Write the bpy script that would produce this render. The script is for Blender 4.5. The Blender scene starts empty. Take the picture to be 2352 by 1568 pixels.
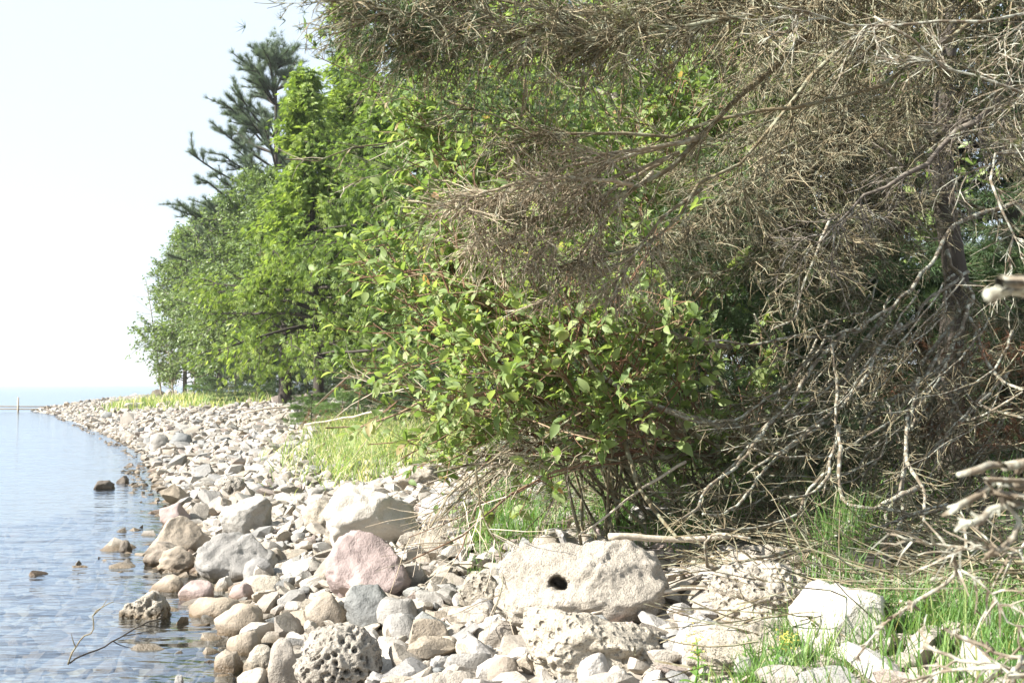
import bpy, bmesh, math, random
import numpy as np
from math import radians as RAD, pi as PI

# ------------------------------------------------------------------ camera, sky, sun, exposure
sc = bpy.context.scene
col = sc.collection
CAMZ, FPX, UC, VC, HORIZON = 1.5, 2522.0, 1176.0, 784.0, 882.0   # the photo seen as 2352 x 1568
PITCH = math.atan((HORIZON - VC) / FPX)
cam = bpy.data.cameras.new('camera'); camo = bpy.data.objects.new('camera', cam); col.objects.link(camo)
camo.location = (0, 0, CAMZ); camo.rotation_euler = (PI/2 + PITCH, 0, 0)
cam.sensor_width = 36; cam.lens = 36 * FPX / 2352; cam.clip_start = 0.05; cam.clip_end = 20000
cam.dof.use_dof = True; cam.dof.focus_distance = 7.5; cam.dof.aperture_fstop = 8.5
sc.camera = camo

SUN = np.array((-0.80, -0.28, 0.62)); SUN /= np.linalg.norm(SUN)
SUN_EL = math.asin(SUN[2]); SUN_AZ = math.atan2(SUN[0], SUN[1])     # azimuth from +Y towards +X
world = bpy.data.worlds.new('World'); sc.world = world; world.use_nodes = True
wn = world.node_tree.nodes; wl = world.node_tree.links
for n in list(wn): wn.remove(n)
wo = wn.new('ShaderNodeOutputWorld'); bg = wn.new('ShaderNodeBackground'); sky = wn.new('ShaderNodeTexSky')
sky.sky_type = 'NISHITA'; sky.sun_disc = False; sky.sun_elevation = SUN_EL; sky.sun_rotation = SUN_AZ
sky.air_density = 1.0; sky.dust_density = 1.0; sky.ozone_density = 1.0; sky.altitude = 180
bg.inputs['Strength'].default_value = 0.065
veil = wn.new('ShaderNodeMix'); veil.data_type = 'RGBA'; veil.inputs[0].default_value = .72      # thin even high cloud over the whole sky
veil.inputs[7].default_value = (5.7, 6.4, 7.1, 1); wl.new(sky.outputs[0], veil.inputs[6])
wl.new(veil.outputs[2], bg.inputs['Color']); wl.new(bg.outputs[0], wo.inputs['Surface'])

sd = bpy.data.lights.new('sun', 'SUN'); so = bpy.data.objects.new('sun', sd); col.objects.link(so)
sd.energy = 5.0; sd.angle = RAD(0.6); sd.color = (1.0, 0.955, 0.88)
from mathutils import Vector, Euler, Matrix
so.rotation_euler = Vector(SUN).to_track_quat('Z', 'Y').to_euler()
vs = sc.view_settings; vs.view_transform = 'Standard'; vs.look = 'None'; vs.gamma = 1; vs.exposure = 1.6
vs.use_curve_mapping = False
sc.cycles.max_bounces = 8; sc.cycles.transparent_max_bounces = 12; sc.cycles.diffuse_bounces = 3
sc.cycles.transmission_bounces = 4; sc.cycles.caustics_reflective = False; sc.cycles.caustics_refractive = False
sc.cycles.use_denoising = True

RNG = np.random.default_rng(7); random.seed(7)

# ------------------------------------------------------------------ pixel -> place
_f = np.array((0, math.cos(PITCH), math.sin(PITCH))); _u = np.array((0, -math.sin(PITCH), math.cos(PITCH)))
_C = np.array((0, 0, CAMZ))
def ray(u, v): return _f + np.array((1., 0, 0)) * (u - UC) / FPX + _u * (VC - v) / FPX
def at(u, v, d):
    r = ray(u, v); return _C + r * (d / r[1])
LAND = np.array([(-6, -60), (-3.2, -6), (-1.7, -0.5), (-1.0, 2.5), (-1.0, 4.4), (-1.1, 5.5), (-1.4, 6.55), (-1.98, 8.1), (-2.6, 9.3),
    (-3.55, 12.7), (-5.0, 15.9), (-7.9, 23.9), (-13.8, 36.7), (-23.0, 55.6), (-27.0, 62), (-26.5, 66), (-22, 70), (-17, 78), (-8, 84),
    (30, 92), (200, 120), (420, 140), (420, -60)], float)
def inside(P, poly):
    x, y = P[:, 0], P[:, 1]; r = np.zeros(len(P), bool); n = len(poly)
    for i in range(n):
        a, b = poly[i], poly[(i+1) % n]
        c = (a[1] > y) != (b[1] > y)
        xi = (b[0]-a[0]) * (y-a[1]) / ((b[1]-a[1]) if b[1] != a[1] else 1e-9) + a[0]
        r ^= c & (x < xi)
    return r
def sdist(x, y):
    P = np.stack([np.ravel(x), np.ravel(y)], 1).astype(float); best = np.full(len(P), 1e9); n = len(LAND)
    for i in range(n):
        a, b = LAND[i], LAND[(i+1) % n]; e = b - a
        t = np.clip(((P-a) @ e) / (e @ e), 0, 1); q = P - a - t[:, None]*e
        best = np.minimum(best, np.hypot(q[:, 0], q[:, 1]))
    return np.where(inside(P, LAND), best, -best).reshape(np.shape(x))
def _h(i, j, k, s):
    n = (i.astype(np.int64)*374761393 + j.astype(np.int64)*668265263 + k.astype(np.int64)*2147483647 + s*1274126177) & 0xffffffff
    n = ((n ^ (n >> 13)) * 1274126177) & 0xffffffff
    n = ((n ^ (n >> 16)) * 2246822519) & 0xffffffff
    return ((n ^ (n >> 15)) & 0xffffff) / 16777215.0
def vnoise(p, s=0):
    i = np.floor(p).astype(np.int64); f = p - i; f = f*f*(3-2*f); r = 0
    for a in (0, 1):
        for b in (0, 1):
            for c in (0, 1):
                w = (f[:, 0] if a else 1-f[:, 0]) * (f[:, 1] if b else 1-f[:, 1]) * (f[:, 2] if c else 1-f[:, 2])
                r = r + w * _h(i[:, 0]+a, i[:, 1]+b, i[:, 2]+c, s)
    return r*2-1
def fbm(p, s=0, o=3):
    r = 0; a = 1.0
    for k in range(o): r = r + a*vnoise(p*(2**k), s+k*17); a *= .5
    return r
def worley(p, s=0):                      # pit profile: 1 in the middle of a pit, 0 outside
    i = np.floor(p).astype(np.int64); best = np.zeros(len(p))
    for a in (-1, 0, 1):
        for b in (-1, 0, 1):
            for c in (-1, 0, 1):
                ii, jj, kk = i[:, 0]+a, i[:, 1]+b, i[:, 2]+c
                q = np.stack([ii+_h(ii, jj, kk, s), jj+_h(ii, jj, kk, s+1), kk+_h(ii, jj, kk, s+2)], 1)
                rad = .28 + .42*_h(ii, jj, kk, s+3)
                best = np.maximum(best, np.clip(1 - np.linalg.norm(p-q, axis=1)/rad, 0, 1))
    return best*best*(3-2*best)
def height(x, y):
    x = np.asarray(x, float); y = np.asarray(y, float); s = sdist(x, y)
    land = .95*(1-np.exp(-np.maximum(s, 0)/4.0)) + .012*np.maximum(s, 0)
    bed = np.maximum(-.13*np.maximum(-s, 0), -.30 - .045*np.maximum(-s, 0)); bed = np.maximum(bed, -7)
    z = np.where(s > 0, land, bed)
    p = np.stack([np.ravel(x), np.ravel(y), np.zeros(np.size(x))], 1)
    n = (.06*vnoise(p*.55, 3) + .025*vnoise(p*1.7, 5)).reshape(np.shape(x))
    return z + n*np.clip(np.abs(s)*.8, .1, 1)
def gz(x, y): return float(height(np.array([x]), np.array([y]))[0])
def ground(u, v):
    r = ray(u, v); ys = np.geomspace(2.0, 160, 700); P = _C[None] + r[None]*(ys/r[1])[:, None]
    k = np.nonzero(P[:, 2] < height(P[:, 0], P[:, 1]))[0]
    k = k[0] if len(k) else len(ys)-1
    p = P[k].copy(); p[2] = gz(p[0], p[1]); return p

# ------------------------------------------------------------------ mesh helpers
def mesh_from(name, V, F, tint=None, smooth=False, mat=None, sharp=0):
    me = bpy.data.meshes.new(name)
    V = np.ascontiguousarray(V, np.float32)
    Fs = F if isinstance(F, list) else [F]
    Fs = [f for f in Fs if len(f)]
    nl = sum(f.size for f in Fs); npoly = sum(len(f) for f in Fs)
    me.vertices.add(len(V)); me.vertices.foreach_set('co', V.ravel())
    me.loops.add(nl); me.loops.foreach_set('vertex_index', np.concatenate([f.ravel() for f in Fs]).astype(np.int32))
    me.polygons.add(npoly)
    tot = np.concatenate([np.full(len(f), f.shape[1]) for f in Fs]).astype(np.int32)
    st = np.concatenate([[0], np.cumsum(tot)[:-1]]).astype(np.int32)
    me.polygons.foreach_set('loop_start', st); me.polygons.foreach_set('loop_total', tot)
    me.polygons.foreach_set('use_smooth', np.full(npoly, smooth))
    if tint is not None:
        at_ = me.attributes.new('tint', 'FLOAT', 'POINT'); at_.data.foreach_set('value', np.ascontiguousarray(tint, np.float32))
    me.update(calc_edges=True)
    if sharp: me.set_sharp_from_angle(angle=RAD(sharp))
    if mat: me.materials.append(mat)
    return me
def link(name, me, parent=None, loc=None):
    o = bpy.data.objects.new(name, me); col.objects.link(o)
    if parent: o.parent = parent
    if loc is not None: o.location = loc
    return o
def tag(o, label=None, cat=None, group=None, kind=None):
    if label: o['label'] = label
    if cat: o['category'] = cat
    if group: o['group'] = group
    if kind: o['kind'] = kind
    return o
def empty(name, loc, label, cat, group=None):
    e = bpy.data.objects.new(name, None); col.objects.link(e); e.location = loc; e.empty_display_size = .2
    return tag(e, label, cat, group)
class MB:                                  # collects pieces, builds one mesh
    def __init__(s): s.V = []; s.Q = []; s.T = []; s.C = []; s.n = 0
    def add(s, V, F, c=None):
        V = V.reshape(-1, 3)
        (s.Q if F.shape[1] == 4 else s.T).append(F + s.n); s.V.append(V)
        s.C.append(np.zeros(len(V)) if c is None else np.broadcast_to(c, (len(V),))); s.n += len(V)
    def build(s, name, mat, parent=None, smooth=False, base=(0, 0, 0), sharp=0, **kw):
        V = np.concatenate(s.V) - np.asarray(base, float)
        Fs = []
        if s.Q: Fs.append(np.concatenate(s.Q))
        if s.T: Fs.append(np.concatenate(s.T))
        o = link(name, mesh_from(name, V, Fs, np.concatenate(s.C), smooth, mat, sharp), parent)
        if not parent: o.location = base
        return tag(o, **kw)
def norm(a): return a/np.maximum(np.linalg.norm(a, axis=-1, keepdims=True), 1e-9)
def tubes(mb, P, R, sides=3, rng=RNG, cap=False):
    N, K, _ = P.shape
    T = norm(np.gradient(P, axis=1))
    ref = norm(rng.normal(size=(N, 1, 3))); ref = np.where(np.abs((ref*T[:, :1]).sum(-1, keepdims=True)) > .9, ref[..., [1, 2, 0]], ref)
    U = norm(np.cross(T, np.broadcast_to(ref, T.shape))); W = np.cross(T, U)
    a = np.arange(sides)*2*PI/sides
    V = P[:, :, None] + R[:, :, None, None]*(np.cos(a)[None, None, :, None]*U[:, :, None] + np.sin(a)[None, None, :, None]*W[:, :, None])
    idx = np.arange(N*K*sides).reshape(N, K, sides); nx = np.roll(idx, -1, 2)
    F = np.stack([idx[:, :-1], nx[:, :-1], nx[:, 1:], idx[:, 1:]], -1).reshape(-1, 4)
    mb.add(V, F, np.repeat(rng.random(N), K*sides))
    if cap:
        b = mb.n - N*K*sides
        for r in (idx[:, 0, ::-1], idx[:, -1]):
            if sides == 4: mb.Q.append(r + b)
            else:
                for k in range(1, sides-1): mb.T.append(np.stack([r[:, 0], r[:, k], r[:, k+1]], 1) + b)
def smooth_path(pts, K, wig=0., rng=RNG):
    pts = np.asarray(pts, float); n = len(pts)
    d = np.concatenate([[0], np.cumsum(np.linalg.norm(np.diff(pts, axis=0), axis=1))]); L = d[-1]
    t = np.linspace(0, L, K); out = np.zeros((K, 3))
    P = np.concatenate([[2*pts[0]-pts[1]], pts, [2*pts[-1]-pts[-2]]])
    for k, tt in enumerate(t):
        i = min(max(np.searchsorted(d, tt, side='right')-1, 0), n-2); f = (tt-d[i])/max(d[i+1]-d[i], 1e-9)
        p0, p1, p2, p3 = P[i], P[i+1], P[i+2], P[i+3]
        out[k] = .5*((2*p1) + (p2-p0)*f + (2*p0-5*p1+4*p2-p3)*f*f + (3*p1-p0-3*p2+p3)*f**3)
    if wig: 
        w = rng.normal(size=(K, 3))*wig*L; w[0] = 0; out += w
    return out
def grow(base, dirs, L, K, droop=0., wig=.08, rng=RNG, curl=0.):
    N = len(base); st = np.zeros((N, K, 3)); d = norm(dirs); p = base.copy(); st[:, 0] = p
    L = np.broadcast_to(L, (N,)); side = norm(rng.normal(size=(N, 3)))
    for k in range(1, K):
        d = norm(d + rng.normal(size=(N, 3))*wig + np.array((0, 0, -droop)) + side*curl)
        p = p + d*(L/(K-1))[:, None]; st[:, k] = p
    return st
def sprout(P, n, t0, t1, ang, L, K, droop, wig, rng=RNG, plane=None, flat=0., curl=0., taper=0., tpow=1.):
    """n children on random parents of P; ang spread from parent's tangent; plane = normal of spray"""
    N, Kp, _ = P.shape
    i = rng.integers(0, N, n); t = t0 + (t1-t0)*rng.random(n)**tpow
    f = t*(Kp-1); k = np.minimum(f.astype(int), Kp-2); g = (f-k)[:, None]
    b = P[i, k]*(1-g) + P[i, k+1]*g; T = norm(P[i, k+1]-P[i, k])
    r = norm(rng.normal(size=(n, 3))); S = norm(np.cross(T, r))
    if plane is not None:
        Sf = norm(np.cross(T, np.broadcast_to(plane, T.shape))) * np.where(rng.random(n) < .5, 1, -1)[:, None]
        S = norm(S*(1-flat) + Sf*flat)
    a = (ang + rng.normal(size=n)*ang*.25)[:, None]
    L = L*(.6+.8*rng.random(n))*(1-taper*t)
    return grow(b, T*np.cos(a) + S*np.sin(a), L, K, droop, wig, rng, curl), i, t
def rad(N, K, r0, r1): return np.broadcast_to(np.linspace(r0, r1, K), (N, K))
def inst(mb, TV, TF, pos, dirs, nrm, size, tint=None, rng=RNG):
    X = norm(dirs); Y = norm(np.cross(nrm, X)); Z = np.cross(X, Y)
    N = len(pos); m = len(TV); size = np.broadcast_to(size, (N,))
    V = pos[:, None] + size[:, None, None]*(TV[None, :, 0:1]*X[:, None] + TV[None, :, 1:2]*Y[:, None] + TV[None, :, 2:3]*Z[:, None])
    F = (TF[None] + (np.arange(N)*m)[:, None, None]).reshape(-1, TF.shape[1])
    t = rng.random(N) if tint is None else tint
    mb.add(V, F, np.repeat(t, m))
def along(P, n, rng=RNG, t0=.15, t1=1.):
    N, K, _ = P.shape; i = rng.integers(0, N, n); f = (t0+(t1-t0)*rng.random(n))*(K-1); k = np.minimum(f.astype(int), K-2); g = (f-k)[:, None]
    return P[i, k]*(1-g)+P[i, k+1]*g, norm(P[i, k+1]-P[i, k]), i

# leaf templates
LEAF2 = (np.array([(0, 0, 0), (.45, .27, .05), (1, 0, -.06), (.45, -.27, .05)], float), np.array([(0, 1, 2), (0, 2, 3)]))
_lx = np.array([0, .22, .5, .78, 1.0]); _lw = np.array([0, .20, .26, .15, 0]); _lz = np.array([0, .03, .02, -.05, -.16])
def leaf8():
    V = [(0, 0, 0)]
    for x, w, z in zip(_lx[1:4], _lw[1:4], _lz[1:4]): V += [(x, w, z+.07), (x, 0, z), (x, -w, z+.07)]
    V.append((1, 0, -.16))
    F = [(0, 2, 1), (0, 3, 2), (1, 2, 5), (1, 5, 4), (2, 3, 6), (2, 6, 5), (4, 5, 8), (4, 8, 7), (5, 6, 9), (5, 9, 8), (7, 8, 10), (8, 9, 10)]
    return np.array(V, float), np.array(F)
LEAF8 = leaf8()
def fan(angs, lens, w, wz=.05):
    V = []; F = []
    for a, l in zip(angs, lens):
        c, s = math.cos(a), math.sin(a); b = len(V); x0 = .12 if a else 0
        for (x, y, z) in ((0, 0, 0), (.5*l, w, wz), (l, 0, -.05*abs(a)), (.5*l, -w, -wz)):
            V.append((x*c - y*s + x0*abs(a), x*s + y*c, z))
        F += [(b, b+1, b+2), (b, b+2, b+3)]
    return np.array(V, float), np.array(F)
CEDAR = fan((0, .36, -.38, .75, -.72, 1.15, -1.1), (1, .85, .82, .66, .7, .45, .42), .05)
def tuft(n, w, spread, seed=1):
    r = np.random.default_rng(seed); V = []; F = []
    for k in range(n):
        a = 2*PI*k/n + r.random()*.5; e = spread*(.5+.7*r.random()); d = np.array((math.cos(e), math.sin(e)*math.cos(a), math.sin(e)*math.sin(a)))
        s = norm(np.cross(d, r.normal(size=3)))*w; b = len(V); l = .8+.3*r.random()
        V += [tuple(-s*.5), tuple(s*.5), tuple(d*l)]; F.append((b, b+1, b+2))
    return np.array(V, float), np.array(F)
PINE = tuft(16, .05, .85); NEEDLE = tuft(10, .06, 1.0, 3)

# ------------------------------------------------------------------ materials
def nodes(name):
    m = bpy.data.materials.new(name); m.use_nodes = True; nt = m.node_tree
    for n in list(nt.nodes): nt.nodes.remove(n)
    return m, nt.nodes, nt.links, nt.nodes.new('ShaderNodeOutputMaterial')
def ramp(N, stops, interp='LINEAR'):
    r = N.new('ShaderNodeValToRGB'); e = r.color_ramp.elements; r.color_ramp.interpolation = interp
    while len(e) < len(stops): e.new(.5)
    for k, (p, c) in enumerate(stops): e[k].position = p; e[k].color = (*c, 1)
    return r
def math_(N, L, op, a, b=None, clamp=False):
    n = N.new('ShaderNodeMath'); n.operation = op; n.use_clamp = clamp
    for k, x in enumerate((a, b)):
        if x is None: continue
        if isinstance(x, (int, float)): n.inputs[k].default_value = x
        else: L.new(x, n.inputs[k])
    return n.outputs[0]
def mixc(N, L, mode, fac, a, b):
    n = N.new('ShaderNodeMix'); n.data_type = 'RGBA'; n.blend_type = mode
    for s, x in ((n.inputs[0], fac), (n.inputs[6], a), (n.inputs[7], b)):
        if isinstance(x, (int, float)): s.default_value = x
        elif isinstance(x, tuple): s.default_value = (*x, 1)
        else: L.new(x, s)
    return n.outputs[2]
def noise_(N, L, vec, scale, detail=3, rough=.55):
    n = N.new('ShaderNodeTexNoise'); n.inputs['Scale'].default_value = scale; n.inputs['Detail'].default_value = detail; n.inputs['Roughness'].default_value = rough
    if vec is not None: L.new(vec, n.inputs['Vector'])
    return n.outputs['Fac']
def tintfac(N, L):
    a = N.new('ShaderNodeAttribute'); a.attribute_name = 'tint'; o = N.new('ShaderNodeObjectInfo')
    return math_(N, L, 'FRACT', math_(N, L, 'ADD', a.outputs['Fac'], o.outputs['Random']))
def leaf_mat(name, stops, trans=.35, rough=.45, spec=.35, back=1.3, gain=1.28):
    m, N, L, out = nodes(name)
    r = ramp(N, [(p_, tuple(x*gain for x in c_)) for p_, c_ in [(p0, tuple(.83*x + .17*(.3*c0[0]+.6*c0[1]+.1*c0[2]) for x in c0)) for p0, c0 in stops]]); L.new(tintfac(N, L), r.inputs[0])
    geo = N.new('ShaderNodeNewGeometry')
    nz = noise_(N, L, geo.outputs['Position'], 1.1, 2)
    c = mixc(N, L, 'MULTIPLY', 1.0, r.outputs[0], mixc(N, L, 'MIX', nz, (.72, .74, .7), (1.25, 1.22, 1.2)))
    p = N.new('ShaderNodeBsdfPrincipled'); L.new(c, p.inputs['Base Color']); p.inputs['Roughness'].default_value = rough
    p.inputs['Specular IOR Level'].default_value = spec
    t = N.new('ShaderNodeBsdfTranslucent'); L.new(mixc(N, L, 'MULTIPLY', 1.0, c, (back*1.1, back*1.15, back*.55)), t.inputs['Color'])
    mx = N.new('ShaderNodeMixShader'); mx.inputs[0].default_value = trans; L.new(p.outputs[0], mx.inputs[1]); L.new(t.outputs[0], mx.inputs[2])
    L.new(mx.outputs[0], out.inputs['Surface']); return m
def bark_mat(name, stops, lichen=None, amount=.5, scale=30, bump=.5):
    m, N, L, out = nodes(name); geo = N.new('ShaderNodeNewGeometry'); pos = geo.outputs['Position']
    r = ramp(N, stops); L.new(tintfac(N, L), r.inputs[0])
    n1 = noise_(N, L, pos, scale*1.7, 4)
    c = mixc(N, L, 'MULTIPLY', 1.0, r.outputs[0], mixc(N, L, 'MIX', n1, (.5, .48, .45), (1.45, 1.45, 1.45)))
    if lichen:
        n2 = ramp(N, [(max(0, 1-amount-.08), (0, 0, 0)), (min(1, 1-amount+.08), (1, 1, 1))]); L.new(noise_(N, L, pos, scale, 3, .6), n2.inputs[0])
        c = mixc(N, L, 'MIX', n2.outputs[0], c, lichen)
    p = N.new('ShaderNodeBsdfPrincipled'); L.new(c, p.inputs['Base Color']); p.inputs['Roughness'].default_value = .85; p.inputs['Specular IOR Level'].default_value = .2
    b = N.new('ShaderNodeBump'); b.inputs['Strength'].default_value = bump; b.inputs['Distance'].default_value = .01; L.new(n1, b.inputs['Height']); L.new(b.outputs[0], p.inputs['Normal'])
    L.new(p.outputs[0], out.inputs['Surface']); return m
def stone_mat(name, cols, dark=(.16, .15, .14), spots=.5, scale=9., bump=.9, pit=0.):
    """cols: one colour, or several picked by the stone's own number; wet and darker just above the water"""
    m, N, L, out = nodes(name); geo = N.new('ShaderNodeNewGeometry'); pos = geo.outputs['Position']
    tc = N.new('ShaderNodeTexCoord'); ob = tc.outputs['Object']
    if len(cols) > 1:
        r = ramp(N, [(k/len(cols), c) for k, c in enumerate(cols)], 'CONSTANT'); L.new(tintfac(N, L), r.inputs[0]); c = r.outputs[0]
        big = noise_(N, L, pos, scale*.5, 4); fine = noise_(N, L, pos, scale*9, 3, .7); med = noise_(N, L, pos, scale*2.2, 4, .65)
    else:
        big = noise_(N, L, pos, scale*.5, 4); fine = noise_(N, L, pos, scale*9, 3, .7); med = noise_(N, L, pos, scale*2.2, 4, .65)
        o = N.new('ShaderNodeObjectInfo')
        c = mixc(N, L, 'MULTIPLY', 1.0, cols[0], mixc(N, L, 'MIX', o.outputs['Random'], (.82, .82, .84), (1.12, 1.1, 1.06)))
    c = mixc(N, L, 'MULTIPLY', 1.0, c, mixc(N, L, 'MIX', big, (.42, .41, .395), (1.14, 1.13, 1.11)))
    sp = ramp(N, [(.52, (0, 0, 0)), (.68, (1, 1, 1))]); L.new(fine, sp.inputs[0])
    c = mixc(N, L, 'MIX', math_(N, L, 'MULTIPLY', sp.outputs[0], spots), c, dark)
    ln = ramp(N, [(.60, (0, 0, 0)), (.72, (1, 1, 1))]); L.new(med, ln.inputs[0])
    c = mixc(N, L, 'MIX', math_(N, L, 'MULTIPLY', ln.outputs[0], spots*.8), c, tuple(x*1.6 for x in dark))
    sx = N.new('ShaderNodeSeparateXYZ'); L.new(pos, sx.inputs[0])
    zz = math_(N, L, 'ADD', sx.outputs['Z'], math_(N, L, 'MULTIPLY', math_(N, L, 'SUBTRACT', big, .5), .12))
    wet = ramp(N, [(0, (1, 1, 1)), (1, (0, 0, 0))]); L.new(math_(N, L, 'MULTIPLY', math_(N, L, 'SUBTRACT', zz, .015), 16, True), wet.inputs[0])
    cw = mixc(N, L, 'MULTIPLY', 1.0, c, (.45, .38, .29))
    c = mixc(N, L, 'MIX', wet.outputs[0], c, cw)
    p = N.new('ShaderNodeBsdfPrincipled'); L.new(c, p.inputs['Base Color']); p.inputs['Specular IOR Level'].default_value = .35
    L.new(math_(N, L, 'SUBTRACT', .86, math_(N, L, 'MULTIPLY', wet.outputs[0], .5)), p.inputs['Roughness'])
    hgt = math_(N, L, 'ADD', math_(N, L, 'MULTIPLY', med, .7), math_(N, L, 'MULTIPLY', fine, .35))
    if pit:
        v = N.new('ShaderNodeTexVoronoi'); v.inputs['Scale'].default_value = pit; L.new(pos, v.inputs['Vector'])
        pr = ramp(N, [(.12, (0, 0, 0)), (.42, (1, 1, 1))]); L.new(v.outputs['Distance'], pr.inputs[0])
        hgt = math_(N, L, 'ADD', hgt, math_(N, L, 'MULTIPLY', pr.outputs[0], 1.0))
    b = N.new('ShaderNodeBump'); b.inputs['Strength'].default_value = bump; b.inputs['Distance'].default_value = .022
    L.new(hgt, b.inputs['Height']); L.new(b.outputs[0], p.inputs['Normal'])
    L.new(p.outputs[0], out.inputs['Surface']); return m

CREAM, GREY, TAN, PINK, WHITE, SLATE = (.46, .415, .355), (.36, .35, .335), (.39, .335, .27), (.46, .375, .355), (.53, .505, .47), (.25, .26, .258)
M = {}
M['cream'] = stone_mat('cream_stone', [CREAM]); M['grey'] = stone_mat('grey_stone', [GREY]); M['tan'] = stone_mat('tan_stone', [TAN])
M['pink'] = stone_mat('pink_stone', [PINK], dark=(.3, .2, .19), spots=.3); M['white'] = stone_mat('white_stone', [WHITE], dark=(.4, .38, .35), spots=.3)
M['slate'] = stone_mat('slate_stone', [SLATE], spots=.2); M['pitted'] = stone_mat('pitted_stone', [(.43, .39, .33)], dark=(.10, .095, .09), spots=.85, bump=1.1, scale=11)
M['lime'] = stone_mat('limestone', [(.52, .475, .41)], dark=(.17, .15, .125), spots=.9, bump=1.4, scale=12)
M['beige'] = stone_mat('beige_stone', [(.40, .36, .305)])
M['honey'] = stone_mat('honeycomb_stone', [(.46, .42, .355)], dark=(.08, .075, .07), spots=.8, bump=1.0, scale=11, pit=26)
M['dark'] = stone_mat('dark_stone', [(.17, .145, .12)])
M['mix'] = stone_mat('mixed_stones', [CREAM, GREY, (.47, .425, .365), (.40, .35, .29), WHITE, (.38, .345, .30), (.43, .36, .32), (.42, .385, .35), (.27, .27, .265), (.46, .40, .325), (.36, .345, .32), (.5, .465, .415), CREAM, (.40, .37, .33), (.48, .44, .385)])
M['bark'] = bark_mat('bark', [(0, (.11, .095, .08)), (1, (.2, .175, .15))], (.36, .37, .33), .35, 9)
M['darkbark'] = bark_mat('dark_bark', [(0, (.05, .042, .036)), (1, (.09, .078, .066))], None, .3, 8)
M['dead'] = bark_mat('dead_twig', [(0, (.07, .056, .032)), (.5, (.15, .122, .074)), (1, (.30, .25, .165))], (.26, .262, .185), .45, 18)
M['pale'] = bark_mat('pale_dead_twig', [(0, (.18, .145, .095)), (.5, (.30, .25, .175)), (1, (.44, .375, .28))], (.42, .41, .31), .4, 22)
M['lichen'] = bark_mat('lichen_branch', [(0, (.13, .105, .075)), (1, (.22, .185, .14))], (.37, .375, .31), .46, 26)
M['red'] = bark_mat('red_stem', [(0, (.15, .075, .05)), (.5, (.21, .125, .08)), (1, (.30, .22, .15))], None, .3, 30)
M['drift'] = bark_mat('driftwood', [(0, (.34, .28, .2)), (1, (.52, .46, .38))], None, .3, 25)
M['dogwood'] = leaf_mat('dogwood_leaf', [(0, (.10, .165, .04)), (.5, (.165, .235, .065)), (.97, (.25, .305, .105)), (.985, (.26, .27, .10)), (1, (.36, .18, .09))], .45, .5, .35)
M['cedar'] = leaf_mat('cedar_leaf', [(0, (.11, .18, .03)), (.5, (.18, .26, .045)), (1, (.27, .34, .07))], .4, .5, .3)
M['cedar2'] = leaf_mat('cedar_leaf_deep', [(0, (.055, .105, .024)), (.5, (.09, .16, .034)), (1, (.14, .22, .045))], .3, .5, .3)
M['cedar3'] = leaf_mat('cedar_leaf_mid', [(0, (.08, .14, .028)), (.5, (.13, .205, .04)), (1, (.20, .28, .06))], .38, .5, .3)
M['birch'] = leaf_mat('birch_leaf', [(0, (.08, .13, .035)), (.5, (.12, .18, .05)), (1, (.17, .235, .075))], .35, .45, .4)
M['pine'] = leaf_mat('pine_needle', [(0, (.07, .11, .065)), (1, (.13, .18, .105))], .15, .5, .3)
M['spruce'] = leaf_mat('spruce_needle', [(0, (.028, .06, .022)), (1, (.065, .11, .035))], .15, .5, .3)
M['olive'] = leaf_mat('olive_needle', [(0, (.045, .06, .02)), (.5, (.08, .095, .032)), (1, (.14, .135, .05))], .2, .6, .2)
M['sapling'] = leaf_mat('fir_needle', [(0, (.07, .15, .03)), (1, (.13, .22, .05))], .2, .5, .3)
M['rust'] = leaf_mat('rust_needle', [(0, (.12, .05, .028)), (1, (.23, .105, .06))], .2, .7, .1)
M['alder'] = leaf_mat('alder_leaf', [(0, (.10, .17, .035)), (.5, (.16, .24, .05)), (1, (.24, .31, .08))], .4, .4, .4)
M['grass'] = leaf_mat('grass_blade', [(0, (.12, .20, .05)), (.5, (.18, .26, .075)), (.72, (.26, .31, .11)), (.8, (.46, .42, .24)), (1, (.50, .44, .28))], .45, .5, .3)
M['grass2'] = leaf_mat('deep_grass_blade', [(0, (.055, .14, .025)), (.7, (.11, .22, .04)), (.92, (.2, .27, .07)), (1, (.36, .31, .17))], .4, .5, .3)
M['weed'] = leaf_mat('weed_leaf', [(0, (.10, .22, .03)), (1, (.17, .3, .05))], .4, .45, .3)
M['yellow'] = leaf_mat('yellow_flower', [(0, (.5, .42, .04)), (1, (.6, .5, .08))], .3, .6, .2)

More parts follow.
